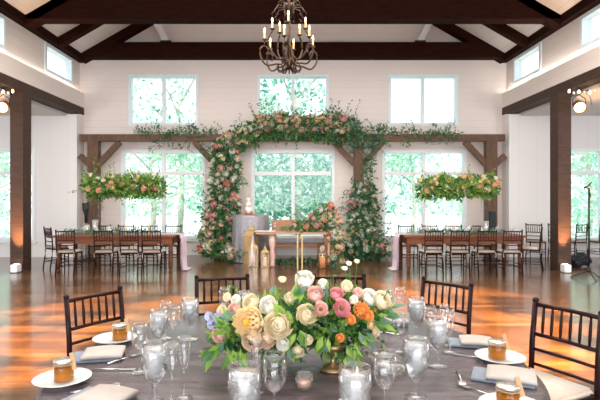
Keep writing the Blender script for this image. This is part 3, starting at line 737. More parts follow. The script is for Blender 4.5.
# lanterns
def lantern(label, px, Y, w, h, candle=True):
    x = (px-293)*Y/500
    t = thing('gold_lantern', label, 'lantern', (x, Y, 0), 0, 'gold lanterns by the couple table'); hb = h*.66
    bm = B(); box(bm, -w/2-.01, w/2+.01, -w/2-.01, w/2+.01, 0, .02); obj('base', bm, 'goldleaf', t)
    bm = B()
    for sx in (-1, 1):
        for sy in (-1, 1): box(bm, sx*w/2-.009, sx*w/2+.009, sy*w/2-.009, sy*w/2+.009, .02, hb)
    box(bm, -w/2-.01, w/2+.01, -w/2-.01, w/2+.01, hb, hb+.02); obj('frame', bm, 'goldleaf', t)
    bm = B()
    for s in (-1, 1): box(bm, s*w/2-.002, s*w/2+.002, -w/2+.01, w/2-.01, .02, hb); box(bm, -w/2+.01, w/2-.01, s*w/2-.002, s*w/2+.002, .02, hb)
    obj('side_panel', bm, 'goldleaf' if h > .8 else 'smoke', t)
    bm = B(); n = 4; prof = [(w*.78, hb+.02), (w*.5, hb+.02+h*.1), (w*.3, hb+h*.15), (w*.26, hb+h*.22), (w*.1, hb+h*.28), (w*.05, hb+h*.34)]
    lathe(bm, prof, 4); bmesh.ops.rotate(bm, cent=(0, 0, 0), matrix=Matrix.Rotation(PI/4, 3, 'Z'), verts=bm.verts); obj('roof', bm, 'goldleaf', t)
    bm = B(); tube(bm, [(.03*math.cos(a*PI/6), 0, h+.02+.03*math.sin(a*PI/6)) for a in range(12)], .004, 6); obj('ring', bm, 'goldleaf', t, True)
    if candle:
        bm = B(); lathe(bm, [(.035, .021), (.035, hb*.62), (.005, hb*.6)], 14); c = obj('candle', bm, 'pinkwax', t, True)
        bm = B(); lathe(bm, [(0, hb*.61), (.007, hb*.61+.012), (0.0, hb*.61+.035)], 8, cap=False); obj('flame', bm, 'votiveflame', c, True)
    return t
lantern('tallest gold lantern behind the other two lanterns left of the couple table', 251.5, 11.7, .32, .97)
lantern('middle-sized gold lantern with lit pink candle at left of the couple table', 253.5, 11.15, .20, .62)
lantern('smallest gold lantern with lit candle beside the white table drape', 265.2, 11.05, .17, .48)
hurricane('large gold-tinted glass cylinder with lit pink candle before the couple table', P(322, 260, 11.0).x, 10.85, 0, .115, .56, .45, wax='pinkwax', gl='smoke')
# flowers spilling over the right end of the couple table
fs = thing('cascading_bouquet', 'cascade of peach and white flowers spilling over the right end of the couple table', 'flowers', (P(322, 225, 11.1).x, 11.1, .78))
bl = blobpx([(306, 226, 12, 6, 11.15, .12), (318, 222, 12, 9, 11.15, .16), (330, 222, 11, 10, 11.1, .16), (334, 236, 7, 9, 11.0, .1), (337, 250, 5, 9, 11.0, .1), (335, 261, 8, 6, 10.95, .12), (328, 210, 8, 6, 11.1, .1)])
o_ = Vector(fs.location)
foliage('foliage', bl, 1500, .09, fs, lm, (3, 6, 3, 1), shell=.5, twigs=55, offset=o_)
blooms(fs, bl, 40, .045, .085, ['peach', 'coral', 'white', 'blush', 'cream'], (5, 2, 5, 4, 3), org=o_)
gr = thing('greenery_garland', 'thin green garland on the couple table top left of the bouquet', 'greenery', (P(293, 230, 11.1).x, 11.1, .775))
foliage('foliage', blobpx([(285, 228.5, 5, 1.6, 11.1, .08), (293, 228, 5, 2, 11.1, .08), (300, 227, 4, 3, 11.1, .08)]), 220, .06, gr, ['leaf_mid', 'leaf_euc'], (2, 2), shell=.2, offset=Vector(gr.location))
gr = thing('greenery_garland', 'dark leafy garland lying on the floor under the couple table', 'greenery', (P(285, 264, 11.5).x, 11.55, 0))
foliage('foliage', [(Vector((-.45+q*.13, 0, .06)), Vector((.1, .08, .06))) for q in range(11)], 500, .08, gr, ['leaf_dark', 'leaf_mid'], (4, 2), shell=.2)
gb = thing('wine_glass', 'lone stemmed glass standing at the left of the couple table top', 'glass', (P(275, 230, 11.2).x, 11.2, .776))
bm = B(); lathe(bm, [(.04, 0), (.04, .004), (.006, .01), (.006, .09), (.04, .13), (.045, .18), (.035, .23)], 16, cap=False); obj('bowl', bm, 'glassware', gb, True)

# ------------------------------------------------------------------ chandelier
ch = thing('chandelier', 'black iron scroll chandelier with candle bulbs hanging from the roof', 'chandelier', (-.06, 7.8, 0))
bm = B(); lathe(bm, [(0, 3.52), (.02, 3.53), (.05, 3.6), (.09, 3.66), (.05, 3.72), (.025, 3.8), (.035, 3.9), (.02, 4.0), (.03, 4.2), (.02, 4.4), (.03, 4.6), (.012, 4.7)], 14, cap=False); obj('column', bm, 'iron', ch, True)
bm = B(); 
for k in range(40):
    z = 4.7+k*.093
    a = k % 2*PI/2
    tube(bm, [(.022*math.cos(q*PI/4)*math.cos(a), .022*math.cos(q*PI/4)*math.sin(a), z+.055*math.sin(q*PI/4)+.04) for q in range(9)], .006, 5)
obj('chain', bm, 'iron', ch, True)
def arm(a, r, zc, deep, tier):
    ca, sa = math.cos(a), math.sin(a); pts = []
    q = [(.03, 3.78), (.10, 3.62), (.22, deep), (.36, deep-.03), (r+.05, deep+.06), (r+.07, deep+.2), (r+.0, deep+.26), (r-.06, deep+.2), (r-.03, deep+.13)] if tier == 0 else [(.03, 3.9), (.06, 3.75), (.16, 3.68), (r, 3.78), (r+.07, 3.92), (r+.04, zc-.1), (r, zc-.03)]
    for i in range(len(q)-1):
        for s in range(4):
            p0 = q[max(i-1, 0)]; p1 = q[i]; p2 = q[i+1]; p3 = q[min(i+2, len(q)-1)]; t = s/4
            f = lambda A, Bq, Cq, D: .5*((2*Bq)+(-A+Cq)*t+(2*A-5*Bq+4*Cq-D)*t*t+(-A+3*Bq-3*Cq+D)*t**3)
            x = f(p0[0], p1[0], p2[0], p3[0]); z = f(p0[1], p1[1], p2[1], p3[1]); pts.append((x*ca, x*sa, z))
    pts.append((q[-1][0]*ca, q[-1][0]*sa, q[-1][1]))
    bm = B(); tube(bm, pts, .014, 7)
    if tier == 0: tube(bm, [((r)*ca, (r)*sa, deep+.26), (r*ca, r*sa, zc)], .008, 6)
    o = obj('arm', bm, 'iron', ch, True)
    c = (r*ca, r*sa, zc)
    bm = B(); lathe(bm, [(0, -.02), (.015, -.02), (.045, .005), (.04, .005), (0, 0)], 12, c, cap=False); obj('candle_cup', bm, 'iron', o, True)
    bm = B(); lathe(bm, [(.013, 0), (.013, .11), (0, .11)], 10, c, cap=False); obj('candle_tube', bm, 'glowtube', o, True)
    bm = B(); lathe(bm, [(0.004, .11), (.012, .13), (.010, .15), (0, .18)], 10, c, cap=False); obj('candle_bulb', bm, 'bulb', o, True)
for k in range(6): arm(R(20+60*k), .40, 3.93+.03*(k % 2), 3.60, 0)
for k in range(5): arm(R(52+72*k), .27, 4.14+.04*(k % 2), 3.7, 1)
bm = B()
for k in range(10):
    a = 2*PI*k/10; ca, sa = math.cos(a), math.sin(a)
    tube(bm, [(x*ca, x*sa, z) for x, z in ((.02, 4.35), (.10, 4.5), (.2, 4.5), (.27, 4.40), (.24, 4.33), (.2, 4.36))], .008, 5)
    tube(bm, [(x*ca, x*sa, z) for x, z in ((.02, 4.3), (.06, 4.55), (.13, 4.62), (.17, 4.56))], .008, 5)
obj('top_scroll', bm, 'iron', ch, True)
bm = B()
for k in range(10):
    a = 2*PI*(k+.5)/10; ca, sa = math.cos(a), math.sin(a)
    tube(bm, [(x*ca, x*sa, z) for x, z in ((.02, 3.58), (.10, 3.50), (.17, 3.51), (.2, 3.56), (.16, 3.60))], .012, 5)
    tube(bm, [(x*ca, x*sa, z) for x, z in ((.03, 3.9), (.07, 3.75), (.12, 3.62), (.1, 3.55))], .009, 5)
obj('bottom_scroll', bm, 'iron', ch, True)

# ------------------------------------------------------------------ uplights, can lamps, speaker, mic stand, bag
for s, side in ((-1, 'left'), (1, 'right')):
    X = -5.69 if s < 0 else 5.60
    Xc = X
    u = thing('uplight', 'small white box uplight at the foot of the %s timber post' % side, 'light', (Xc, 10.265, 0), 0, 'floor uplights')
    bm = B(); box(bm, -.07, .07, -.09, .09, .012, .17); bmesh.ops.bevel(bm, geom=bm.edges[:], offset=.01, segments=2, affect='EDGES'); obj('housing', bm, 'white_paint', u)
    bm = B(); lathe(bm, [(.045, .171), (.045, .175), (0, .175)], 16, (0, .02, 0)); obj('lens', bm, 'lens', u)
    bm = B(); box(bm, -.07, .07, -.08, .08, 0, .012); obj('rubber_foot', bm, 'black', u)
    lamp('uplight_beam', 'SPOT', (Xc, 10.20, .22), 420, (1, .52, .22), target=(Xc+.0, 10.42, 2.2), spot_size=R(46), spot_blend=.8, shadow_soft_size=.03)
    x = -5.80 if s < 0 else 5.72; Y = 10.0; z = 3.36
    cl = thing('can_lamp', 'amber stage can lamp hung under the %s beam' % side, 'lamp', (x, Y, z), 0, 'amber can lamps')
    dv = Vector((-s*.35, -1, -.45)).normalized()
    qn = Vector((0, 0, 1)).rotation_difference(dv).to_matrix().to_4x4()
    bm = B(); lathe(bm, [(0, -.16), (.07, -.16), (.11, -.10), (.115, .12), (.105, .12), (.1, -.05), (0, -.05)], 20, cap=False); bm.transform(qn); obj('lamp_body', bm, 'copper', cl, True)
    bm = B(); lathe(bm, [(0, .07), (.098, .07), (.09, .09), (0, .1)], 20, cap=False); bm.transform(qn); obj('lens', bm, 'lens', cl, True)
    bm = B(); tube(bm, [(-.13, 0, 0), (-.13, 0, .15), (0, 0, .24), (.13, 0, .15), (.13, 0, 0)], .01, 6); tube(bm, [(0, 0, .24), (0, 0, .38)], .012, 6); obj('yoke', bm, 'black', cl, True)
    bm = B(); tube(bm, [(.02, .05, .36), (.2, .02, .27), (.24, 0, .05), (.27, 0, -.12)] if s < 0 else [(-.02, .05, .36), (.12, .02, .30), (.22, 0, .2), (.26, 0, .02)], .006, 5); obj('cable', bm, 'black', cl, True)
    lg = thing('string_lights', 'short string of small clear bulbs tied under the %s beam' % side, 'string lights', (x, 10.05, 3.70), 0, 'bulb strings under the beams')
    bm = B(); pts = [(-s*.25+s*.1*k, -.15+.02*math.sin(k), -.035*math.sin(k*1.3)**2-.02) for k in range(6)]; tube(bm, pts, .006, 5); obj('wire', bm, 'black', lg, True)
    for k, p in enumerate(pts):
        bm = B(); lathe(bm, [(0, -.07), (.022, -.05), (.022, -.03), (.008, 0)], 8, (p[0], p[1], p[2]), cap=False); obj('bulb', bm, 'china' if k % 2 else 'lens', lg, True)
sp = thing('speaker_stand', 'slim black speaker on a pole behind the left long table', 'speaker', (P(86, 220, 12.3).x, 12.3, 0))
bm = B(); lathe(bm, [(.015, .02), (.015, .95)], 8); obj('pole', bm, 'black', sp)
bm = B(); lathe(bm, [(.22, 0), (.22, .02), (0, .03)], 20, cap=False); obj('base', bm, 'black', sp)
bm = B(); lathe(bm, [(.035, .92), (.04, 1.1), (.085, 1.25), (.09, 1.41), (0, 1.42)], 12); obj('speaker_head', bm, 'black', sp, True)
sp = thing('speaker_stand', 'dark speaker box on a pole before the right arbor post', 'speaker', (P(491.5, 220, 12.3).x, 12.3, 0))
bm = B(); lathe(bm, [(.015, .02), (.015, .72)], 8); obj('pole', bm, 'black', sp)
bm = B(); lathe(bm, [(.22, 0), (.22, .02), (0, .03)], 20, cap=False); obj('base', bm, 'black', sp)
bm = B(); box(bm, -.09, .09, -.08, .08, .72, 1.2); bmesh.ops.bevel(bm, geom=bm.edges[:], offset=.02, segments=2, affect='EDGES'); obj('speaker_head', bm, 'black', sp)

ms = thing('microphone_stand', 'black tripod microphone stand in front of the right aisle window', 'microphone stand', (P(589, 278, 9.44).x, 9.44, 0))
bm = B(); tube(bm, [(0, 0, .12), (0, 0, 1.72)], .017, 8); obj('pole', bm, 'black', ms, True)
bm = B(); lathe(bm, [(.03, .12), (.035, .16), (.03, .22), (.014, .25)], 10); obj('hub', bm, 'black', ms, True)
bm = B(); lathe(bm, [(.022, .95), (.025, 1.0), (.022, 1.06)], 10); obj('clutch', bm, 'black', ms, True)
for k in range(3):
    a = R(-100+120*k); bm = B(); tube(bm, [(0, 0, .17), (.29*math.cos(a), .29*math.sin(a), .012)], .009, 7); l = obj('leg', bm, 'black', ms, True)
    bm = B(); tube(bm, [(.27*math.cos(a), .27*math.sin(a), .022), (.31*math.cos(a), .31*math.sin(a), .012)], .012, 7); obj('rubber_foot', bm, 'black', l, True)
bm = B(); tube(bm, [(.03, 0, 1.55), (.0, 0, 1.7), (-.08, 0, 1.74)], .012, 7); tube(bm, [(-.09, -.0, 1.72), (.0, 0, 1.77), (.05, 0, 1.83)], .02, 8, .012); obj('microphone', bm, 'black', ms, True)
bg_ = thing('duffel_bag', 'soft black bag lying on the floor behind the right post uplight', 'bag', (P(581, 262, 11.0).x+.02, 11.15, 0))
bm = B(); bmesh.ops.create_icosphere(bm, subdivisions=4, radius=1)
for v in bm.verts:
    n = math.sin(v.co.x*7+v.co.z*5)*.06+math.sin(v.co.y*9+v.co.x*4)*.04
    v.co = Vector((v.co.x*(.27+n*.3), v.co.y*.2*(1+n), max(0, .14+v.co.z*.15*(1+n)+.03*math.sin(v.co.x*5))))
obj('bag_body', bm, 'blackcloth', bg_, True)
bm = B(); tube(bm, [(-.2, -.18, .12), (-.1, -.22, .2), (.05, -.2, .26), (.15, -.18, .2), (.2, -.17, .1)], .012, 6); obj('strap', bm, 'black', bg_, True)

# ------------------------------------------------------------------ round reception table
TX, TY, TR = 0.0, 2.4, 1.09
rt = thing('round_table', 'large round reception table in the foreground', 'table', (TX, TY, 0))
bm = B(); lathe(bm, [(0, .72), (TR-.03, .72), (TR-.03, .75), (0, .75)], 64, cap=False); obj('tabletop', bm, 'turned', rt)
bm = B(); lathe(bm, [(.3, 0), (.3, .03), (.06, .06), (.06, .72)], 20); obj('pedestal', bm, 'turned', rt)
bm = B(); n = 120; prof = [(0, .757), (.5, .757), (TR-.02, .757), (TR, .752), (TR+.012, .74), (TR+.02, .6), (TR+.035, .4), (TR+.05, .02)]
lathe(bm, prof, n, (TX, TY, 0), cap=False, ripple=lambda a, z: (.028*math.sin(a*22)+.012*math.sin(a*9+1))*max(0, .74-z)*1.6)
tag(obj('tablecloth', bm, 'tablecloth', None, True), 'mauve grey satin cloth covering the round foreground table', 'tablecloth')
ZT = .759

def goblet(kind):
    """stemware builders: returns (parts) as list of (name, bmesh, material)"""
    out = []
    def L_(prof, n=28): b = B(); lathe(b, prof, n, cap=False); return b
    if kind == 'goblet':      # wide iced-water goblet
        out.append(('bowl', L_([(.010, .052), (.012, .058), (.026, .075), (.036, .10), (.041, .14), (.038, .185), (.0365, .185), (.0395, .14), (.0345, .102), (.024, .08), (0, .066)]), 'glassware'))
        out.append(('stem', L_([(.010, .052), (.007, .045), (.010, .035), (.006, .02), (.006, .008), (.036, .004), (.037, 0), (0, 0)]), 'glassware'))
        out.append(('water', L_([(0, .068), (.023, .081), (.0335, .104), (.0385, .14), (.037, .168), (0, .168)]), 'frost'))
        out.append(('ice', 'ice', (.034, .085, .180)))
    if kind == 'wine':
        out.append(('bowl', L_([(.0, .10), (.012, .102), (.03, .12), (.038, .15), (.037, .185), (.031, .215), (.030, .215), (.036, .185), (.037, .15), (.029, .121), (.0, .104)]), 'glassware'))
        out.append(('stem', L_([(.008, .102), (.004, .09), (.004, .02), (.008, .008), (.034, .004), (.035, 0), (0, 0)]), 'glassware'))
    if kind == 'flute':
        out.append(('bowl', L_([(.0, .095), (.006, .097), (.018, .13), (.025, .18), (.024, .225), (.023, .225), (.024, .18), (.017, .131), (.0, .10)]), 'glassware'))
        out.append(('stem', L_([(.006, .097), (.0035, .085), (.0035, .015), (.008, .007), (.031, .004), (.032, 0), (0, 0)]), 'glassware'))
    if kind == 'tumbler':
        out.append(('bowl', L_([(0, 0), (.030, .0), (.034, .02), (.037, .08), (.036, .13), (.0345, .13), (.0355, .08), (.032, .02), (.028, .008), (0, .008)]), 'glassware'))
        out.append(('water', L_([(0, .010), (.028, .010), (.031, .03), (.0345, .08), (.034, .10), (0, .10)]), 'frost'))
        out.append(('ice', 'ice', (.023, .02, .115)))
    return out
def ice_bm(r, z0, z1, n=30):
    bm = B(); rr = random.Random(3)
    for _ in range(n):
        a = rr.uniform(0, 2*PI); q = r*math.sqrt(rr.random())*.75; z = rr.uniform(z0, z1-.012); s = rr.uniform(.008, .012)
        m = Matrix.Translation((q*math.cos(a), q*math.sin(a), z)) @ Matrix.Rotation(rr.uniform(0, 3), 4, Vector((rr.random(), rr.random(), 1)).normalized())
        box(bm, -s, s, -s, s, -s*.8, s*.8, m)
    return bm
proto = {}
GL = {'goblet': ('water_goblet', 'glass'), 'wine': ('wine_glass', 'glass'), 'flute': ('champagne_flute', 'glass'), 'tumbler': ('ice_tumbler', 'glass')}
def place_glass(kind, px, pyb, label, sc=1.0):
    x, y = T(px, pyb)
    if kind not in proto:
        t = thing(GL[kind][0], label, GL[kind][1], (x, y, ZT), 0, 'glasses on the round table')
        for nm, b_, *rest in goblet(kind):
            if b_ == 'ice': obj('ice', ice_bm(*rest[0]), 'iceglass', t)
            else: obj(nm, b_, rest[0], t, True)
        proto[kind] = t; t.scale = (sc,)*3; return t
    return copy_thing(proto[kind], (x, y, ZT), rnd.random()*6, label, 'glasses on the round table', sc)
for a in (('wine', 140, 372, 'empty wine glass at the outer left of the left glass cluster, beside the napkin'),
          ('goblet', 154.5, 402, 'iced water goblet nearest the camera in the left glass cluster', 1.22),
          ('flute', 172, 402, 'champagne flute just right of the front left iced goblet'),
          ('flute', 184, 398, 'champagne flute on the right of the front left pair of flutes', 1.05),
          ('goblet', 159, 352, 'iced goblet at the middle back of the left glass cluster', 1.15),
          ('wine', 174, 347, 'wine glass between the two back iced goblets at left'),
          ('goblet', 190, 339, 'iced goblet at the back right of the left glass cluster', 1.2),
          ('wine', 166, 338, 'wine glass furthest back in the left glass cluster', .95),
          ('goblet', 244.5, 442, 'goblet full of ice in front of the flower centrepiece at left', 1.32),
          ('wine', 274.5, 425, 'empty wine glass just right of the front left goblet of ice', 1.14),
          ('flute', 256.5, 392, 'slim glass behind the front left goblet of ice', .9),
          ('goblet', 355, 444, 'goblet full of ice in front of the centrepiece stand at right', 1.32),
          ('wine', 385, 422, 'empty wine glass right of the front right goblet of ice', 1.14),
          ('goblet', 416, 398, 'large iced goblet standing frontmost in the right glass cluster', 1.25),
          ('goblet', 438, 366, 'iced goblet in the middle of the right glass cluster', 1.2),
          ('goblet', 416.5, 338, 'iced goblet at the back of the right glass cluster', 1.2),
          ('wine', 430, 345, 'wine glass behind the middle right iced goblet', .95),
          ('wine', 399, 352, 'wine glass left of the back right iced goblet', .9),
          ('flute', 450, 352, 'champagne flute at the right end of the right glass cluster', .95),
          ('flute', 444, 345, 'champagne flute behind the right end flute', .95),
          ('wine', 224.5, 322, 'wine glass behind the left end of the centrepiece'),
          ('goblet', 244, 320, 'water goblet behind the left part of the centrepiece'),
          ('wine', 400, 322, 'wine glass at the far edge right of the centrepiece'),
          ('goblet', 386, 320, 'water goblet at the far edge just right of the centrepiece')):
    place_glass(*a)

# plates, jars
def plate(label, px, py, r=.115):
    x, y = T(px, py); bm = B()
    lathe(bm, [(0, .004), (.06, .004), (.066, .006), (r*.82, .012), (r, .021), (r, .0235), (r*.83, .016), (.066, .0095), (0, .0085)], 40, cap=False, ripple=lambda a, z: .012*math.sin(a*16) if z > .018 else 0)
    lathe(bm, [(.062, .0), (.062, .005), (.055, .005), (.055, 0)], 40, cap=False)
    o = obj('side_plate', bm, 'china', None, True); o.location = (x, y, ZT)
    return tag(o, label, 'plate', 'small plates on the round table')
def jar(label, px, py, Y_off=0, sc=1.0):
    x, y = T(px, py); t = thing('honey_jar', label, 'jar', (x, y, ZT+.0095), 0, 'honey jar favours')
    r = .043
    bm = B(); lathe(bm, [(0, .0), (r-.003, .0), (r, .004), (r, .062), (r-.006, .072), (r-.006, .080), (r-.008, .080), (r-.008, .07), (r-.003, .06), (r-.003, .005), (0, .004)], 28, cap=False); obj('glass_jar', bm, 'jarglass', t, True)
    bm = B(); lathe(bm, [(0, .005), (r-.004, .006), (r-.004, .058), (0, .058)], 28, cap=False); obj('honey', bm, 'honey', t, True)
    bm = B(); lathe(bm, [(0, .080), (r-.003, .080), (r-.002, .082), (r-.002, .087), (r-.004, .089), (0, .089)], 28, cap=False); obj('lid', bm, 'lidm', t, True)
    bm = B(); bar(bm, (r+.006, -.01, .05), (r-.012, .0, .118), .018, .005, up=(0, 1, 0)); tg = obj('wooden_dipper', bm, 'cork', t)
    bm = B(); tube(bm, [((r-.003)*math.cos(a*PI/8), (r-.003)*math.sin(a*PI/8), .074) for a in range(17)], .0022, 5); obj('twine', bm, 'cork', t)
    t.scale = (sc,)*3; return t
mat('lidm', (.62, .60, .52), .22, metal=.7, var=.05)
plate('small white plate under a honey jar at the front left of the table', 62.5, 382)
jar('honey jar on the small plate at the front left of the table', 64, 383)
plate('small white plate under a honey jar by the left chair', 115, 341)
jar('honey jar on the small plate by the left chair', 120, 342)
plate('small white plate under a honey jar by the right chair', 500, 360)
jar('honey jar on the small plate by the right chair', 497, 361)
plate('small white plate under a honey jar at the lower right corner', 512, 411)
jar('honey jar on the small plate at the lower right corner', 508, 412)

def napkin(label, px, py, ang, w=.24, d=.17):
    x, y = T(px, py); t = thing('folded_napkin', label, 'napkin', (x, y, ZT), ang, 'folded napkins')
    bm = B(); box(bm, -w/2, w/2, -d/2, d/2, .0, .010); bmesh.ops.bevel(bm, geom=bm.edges[:], offset=.004, segments=2, affect='EDGES'); obj('napkin_base', bm, 'napkinblue', t)
    bm = B(); N = 10
    for z0, x0_, x1_ in ((.0102, -w/2+.06, w/2+.004),):
        rows = []
        for i in range(N+1):
            u = i/N; xx = x0_+(x1_-x0_)*u; hh = z0+.018+.006*math.sin(u*PI)
            rows.append([bm.verts.new((xx, -d/2+.01, z0)), bm.verts.new((xx, -d/2-.002, hh*.6+z0*.4)), bm.verts.new((xx, -d/2+.008, hh)), bm.verts.new((xx, d/2-.008, hh)), bm.verts.new((xx, d/2-.002, z0))])
        for a, b in zip(rows, rows[1:]):
            for k in range(4): bm.faces.new((a[k], a[k+1], b[k+1], b[k]))
            bm.faces.new((a[4], a[0], b[0], b[4]))
        bm.faces.new(rows[0]); bm.faces.new(rows[-1])
    o = obj('napkin_fold', bm, 'napkincream', t, True); o['label'] = 'cream folded front layer'
    return t
napkin('folded cream napkin between the two honey jar plates at left', 97, 357, R(12))
napkin('folded cream napkin cut by the bottom edge at lower left', 98, 400, R(-20))
napkin('folded cream napkin by the back right chair, left of the honey jar', 470, 344, R(-14), .22, .15)
napkin('folded cream napkin in front of the right honey jar plate', 503, 378, R(-24), .25, .17)
napkin('folded white napkin at the far side right of the centrepiece', 389, 323, R(4), .2, .16)
def cutlery(name, cat, label, px, py, ang, L=.19):
    x, y = T(px, py); t = thing(name, label, cat, (x, y, ZT+.001), ang, 'cutlery on the round table')
    bm = B(); pts = [(0, -L/2, .004), (0, -.02, .005), (0, L*.2, .004)]; tube(bm, pts, lambda u: .0045-.002*u, 6)
    obj('handle', bm, 'steel', t, True)
    bm = B()
    if name == 'table_knife': box(bm, -.008, .006, L*.18, L*.55, .002, .0045)
    elif name == 'table_fork':
        box(bm, -.011, .011, L*.2, L*.33, .002, .0045)
        for k in range(4): box(bm, -.011+k*.0064, -.0085+k*.0064, L*.33, L*.52, .002, .0045)
    else:
        bmesh.ops.create_uvsphere(bm, u_segments=12, v_segments=6, radius=1)
        for v in bm.verts: v.co = Vector((v.co.x*.018, L*.36+v.co.y*.03, .005+v.co.z*.004))
    obj({'table_knife': 'blade', 'table_fork': 'tines', 'table_spoon': 'spoon_bowl'}[name], bm, 'steel', t)
    return t
cutlery('table_fork', 'fork', 'steel fork lying right of the front left plate', 96, 389, R(-58))
cutlery('table_knife', 'knife', 'steel knife lying below the left napkin', 112, 370, R(-88))
cutlery('table_fork', 'fork', 'steel fork beside the left napkin pointing at the wine glass', 125, 359, R(-35))
cutlery('table_spoon', 'spoon', 'steel spoon near the bottom edge at left', 116, 392, R(20))
cutlery('table_spoon', 'spoon', 'steel spoon left of the front right napkin', 460, 378, R(170))
cutlery('table_knife', 'knife', 'steel knife behind the right honey jar plate', 476, 358, R(60))
cutlery('table_fork', 'fork', 'steel fork below the front right napkin at the bottom edge', 478, 392, R(35))
cutlery('table_knife', 'knife', 'steel knife by the far white napkin', 383, 333, R(60))

# votives and low dish
def votive(label, px, py, r=.034, h=.055, lit=True):
    x, y = T(px, py); t = thing('votive_candle', label, 'candle', (x, y, ZT), 0, 'votive candles on the round table')
    bm = B(); lathe(bm, [(0, 0), (r*.8, 0), (r, .01), (r, h), (r-.003, h), (r-.003, .012), (0, .008)], 20, cap=False); obj('glass_cup', bm, 'glassware', t, True)
    bm = B(); lathe(bm, [(0, .009), (r*.7, .009), (r*.7, h*.5), (0, h*.5)], 16, cap=False); c = obj('candle', bm, 'peachwax', t, True)
    if lit: bm = B(); lathe(bm, [(0, h*.5), (.008, h*.5+.008), (0, h*.5+.032)], 8, cap=False); obj('flame', bm, 'votiveflame', c, True)
    return t
votive('lit votive candle glowing behind the front right goblet of ice', 357, 381)
votive('unlit peach votive in a clear cup under the centrepiece', 304, 388, .038, .06, False)
x, y = T(392, 371); bm = B(); lathe(bm, [(0, .003), (.06, .004), (.095, .018), (.105, .06), (.103, .06), (.092, .02), (.058, .008), (0, .007)], 36, cap=False)
o = obj('glass_bowl', bm, 'glassware', None, True); o.location = (x, y, ZT); tag(o, 'shallow clear glass bowl right of the centrepiece stand', 'bowl')

# ------------------------------------------------------------------ centrepiece
cp = thing('flower_centerpiece', 'lush low centrepiece of cream, pink and orange flowers on the round table', 'flowers', (.13, 2.30, ZT))
bx_, by_ = .13, 2.30
px_, py_ = T(333, 369); 
bm = B(); lathe(bm, [(0, 0), (.060, 0), (.062, .006), (.045, .016), (.012, .028), (.010, .06), (.02, .075), (.05, .09), (.062, .12), (.056, .12), (.0, .09)], 28, (px_-bx_, py_-by_, 0), cap=False); obj('compote_vase', bm, 'antique', cp, True)
def F(px, py, Y): v = P(px, py, Y); return v
bl = []
for (px, py, rx, ry, Y, rd) in ((232, 330, 26, 20, 2.34, .12), (258, 326, 26, 24, 2.32, .14), (290, 322, 28, 26, 2.34, .15), (320, 318, 28, 28, 2.36, .15), (345, 312, 26, 26, 2.38, .13), (365, 312, 22, 24, 2.42, .11), (335, 338, 26, 20, 2.32, .12), (280, 342, 34, 14, 2.32, .1)):
    bl.append((P(px, py, Y), Vector((rx*Y/500, rd, ry*Y/500))*.85))
cmats = ['leaf_mid', 'leaf_lime', 'leaf_dark', 'leaf_euc', 'stemgreen']
foliage('foliage', bl, 2300, .055, cp, cmats, (6, 4, 4, 1, 0), shell=.55, Wr=.5, twigs=40, offset=Vector(cp.location))
# larger leaves at left and drooping
mm = Mesh()
for (px, py, Y, dx, dz) in ((222, 345, 2.2, -.5, -.6), (214, 352, 2.2, -.6, -.8), (230, 350, 2.18, -.1, -1), (243, 352, 2.18, .0, -1), (228, 326, 2.2, -.8, .2), (236, 318, 2.2, -.7, .3), (293, 345, 2.15, 0, -1), (350, 345, 2.18, .4, -.8), (362, 335, 2.2, .6, -.6), (375, 320, 2.3, .9, 0),
                            (270, 300, 2.3, .2, 1), (262, 308, 2.3, -.2, 1), (300, 335, 2.14, .1, -.8), (326, 340, 2.14, -.2, -1), (353, 352, 2.2, .1, -1), (385, 306, 2.35, 1, .4), (294, 300, 2.2, .5, .8), (330, 296, 2.25, -.3, 1), (380, 312, 2.35, .8, -.3), (289, 318, 2.15, -.5, .6)):
    for k in range(7):
        d = Vector((dx+rnd.uniform(-.5, .5), rnd.uniform(-.5, .1), dz+rnd.uniform(-.4, .4))); p = P(px+rnd.uniform(-6, 6), py+rnd.uniform(-5, 5), Y)-Vector(cp.location)
        mm.leaf(p, d, Vector((rnd.uniform(-.5, .5), -1, .5)), rnd.uniform(.05, .085), rnd.uniform(.02, .035), rnd.choice((0, 1, 1, 3)))
obj('large_leaves', mm.build('large_leaves'), cmats, cp)
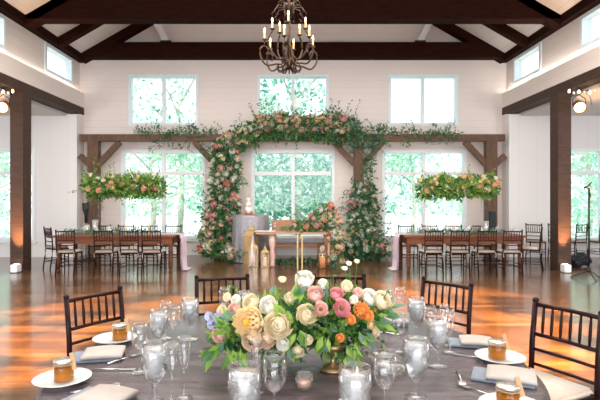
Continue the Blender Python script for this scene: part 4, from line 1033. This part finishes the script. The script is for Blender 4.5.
fl = [('dahlia', 247, 322, 2.13, .064, 'butter', 'yellowcenter'), ('bigrose', 278, 325, 2.12, .056, 'cream', None), ('bigrose', 252, 341, 2.12, .045, 'palepeach', None), ('bigrose', 266, 340, 2.13, .036, 'palepeach', None),
      ('rose', 283, 344, 2.12, .030, 'white', None), ('bigrose', 218, 335, 2.22, .032, 'blush', None), ('floret', 211, 324, 2.25, .022, 'lilac', None), ('floret', 217, 318, 2.25, .022, 'lilac', None), ('floret', 208, 316, 2.27, .02, 'lilac', None),
      ('bigrose', 234, 310, 2.25, .032, 'blush', None), ('rose', 222, 311, 2.28, .026, 'cream', None), ('bigrose', 251, 302, 2.25, .038, 'cream', None), ('bigrose', 269, 305, 2.2, .040, 'white', None), ('rose', 236, 300, 2.32, .025, 'white', None),
      ('bigrose', 307, 314, 2.14, .042, 'cream', None), ('lisianthus', 321, 309, 2.12, .030, 'blush', 'deepcenter'), ('lisianthus', 342, 308, 2.14, .038, 'pink', 'deepcenter'), ('bigrose', 316, 294, 2.22, .036, 'blush', None),
      ('bigrose', 337, 294, 2.24, .030, 'pink', None), ('bigrose', 305, 279, 2.28, .042, 'white', None), ('rose', 323, 284, 2.24, .024, 'white', None), ('dahlia', 362, 310, 2.2, .036, 'orange', None), ('rose', 369, 316, 2.2, .024, 'orange', None), ('rose', 351, 320, 2.14, .022, 'orange', None),
      ('bigrose', 370, 297, 2.3, .038, 'white', None), ('bigrose', 383, 300, 2.32, .042, 'cream', None), ('rose', 358, 293, 2.28, .026, 'blush', None), ('rose', 347, 286, 2.26, .028, 'cream', None), ('rose', 340, 338, 2.16, .020, 'orange', None),
      ('bigrose', 298, 352, 2.14, .026, 'cream', None), ('rose', 372, 325, 2.28, .024, 'butter', None), ('rose', 290, 298, 2.25, .026, 'cream', None), ('rose', 376, 333, 2.28, .02, 'cream', None), ('rose', 308, 340, 2.14, .022, 'cream', None), ('rose', 354, 300, 2.18, .02, 'white', None), ('rose', 227, 297, 2.3, .02, 'cream', None)]
for kind, px, py, Y, r, c, cen in fl:
    nm = {'bigrose': 'garden_rose', 'rose': 'spray_rose', 'dahlia': 'dahlia', 'lisianthus': 'lisianthus', 'floret': 'hydrangea_floret'}[kind]
    bloom(cp, nm, kind, c, P(px, py, Y)-Vector(cp.location), Vector(((px-300)/120, -1, (322-py)/60+.2)), r, None, cen)
for (a, b) in (((288, 312, 2.28), (282.5, 281, 2.25)), ((350, 300, 2.3), (349, 264, 2.3)), ((352, 300, 2.3), (357, 262, 2.3)), ((348, 300, 2.3), (345, 268, 2.28)), ((376, 312, 2.33), (388, 290, 2.3))):
    A_, B_ = P(*a)-Vector(cp.location), P(*b)-Vector(cp.location); bm = B(); tube(bm, [A_, A_.lerp(B_, .5)+Vector((.004, 0, 0)), B_], .0022, 5); obj('flower_stem', bm, 'leaf_mid', cp)
for (px, py, Y, r, c) in ((282.5, 279, 2.25, .018, 'cream'), (349, 263, 2.3, .014, 'white'), (357, 261, 2.3, .013, 'cream'), (345, 268, 2.28, .013, 'white')):
    bloom(cp, 'ranunculus', 'rose', c, P(px, py, Y)-Vector(cp.location), Vector((0, -.4, 1)), r)
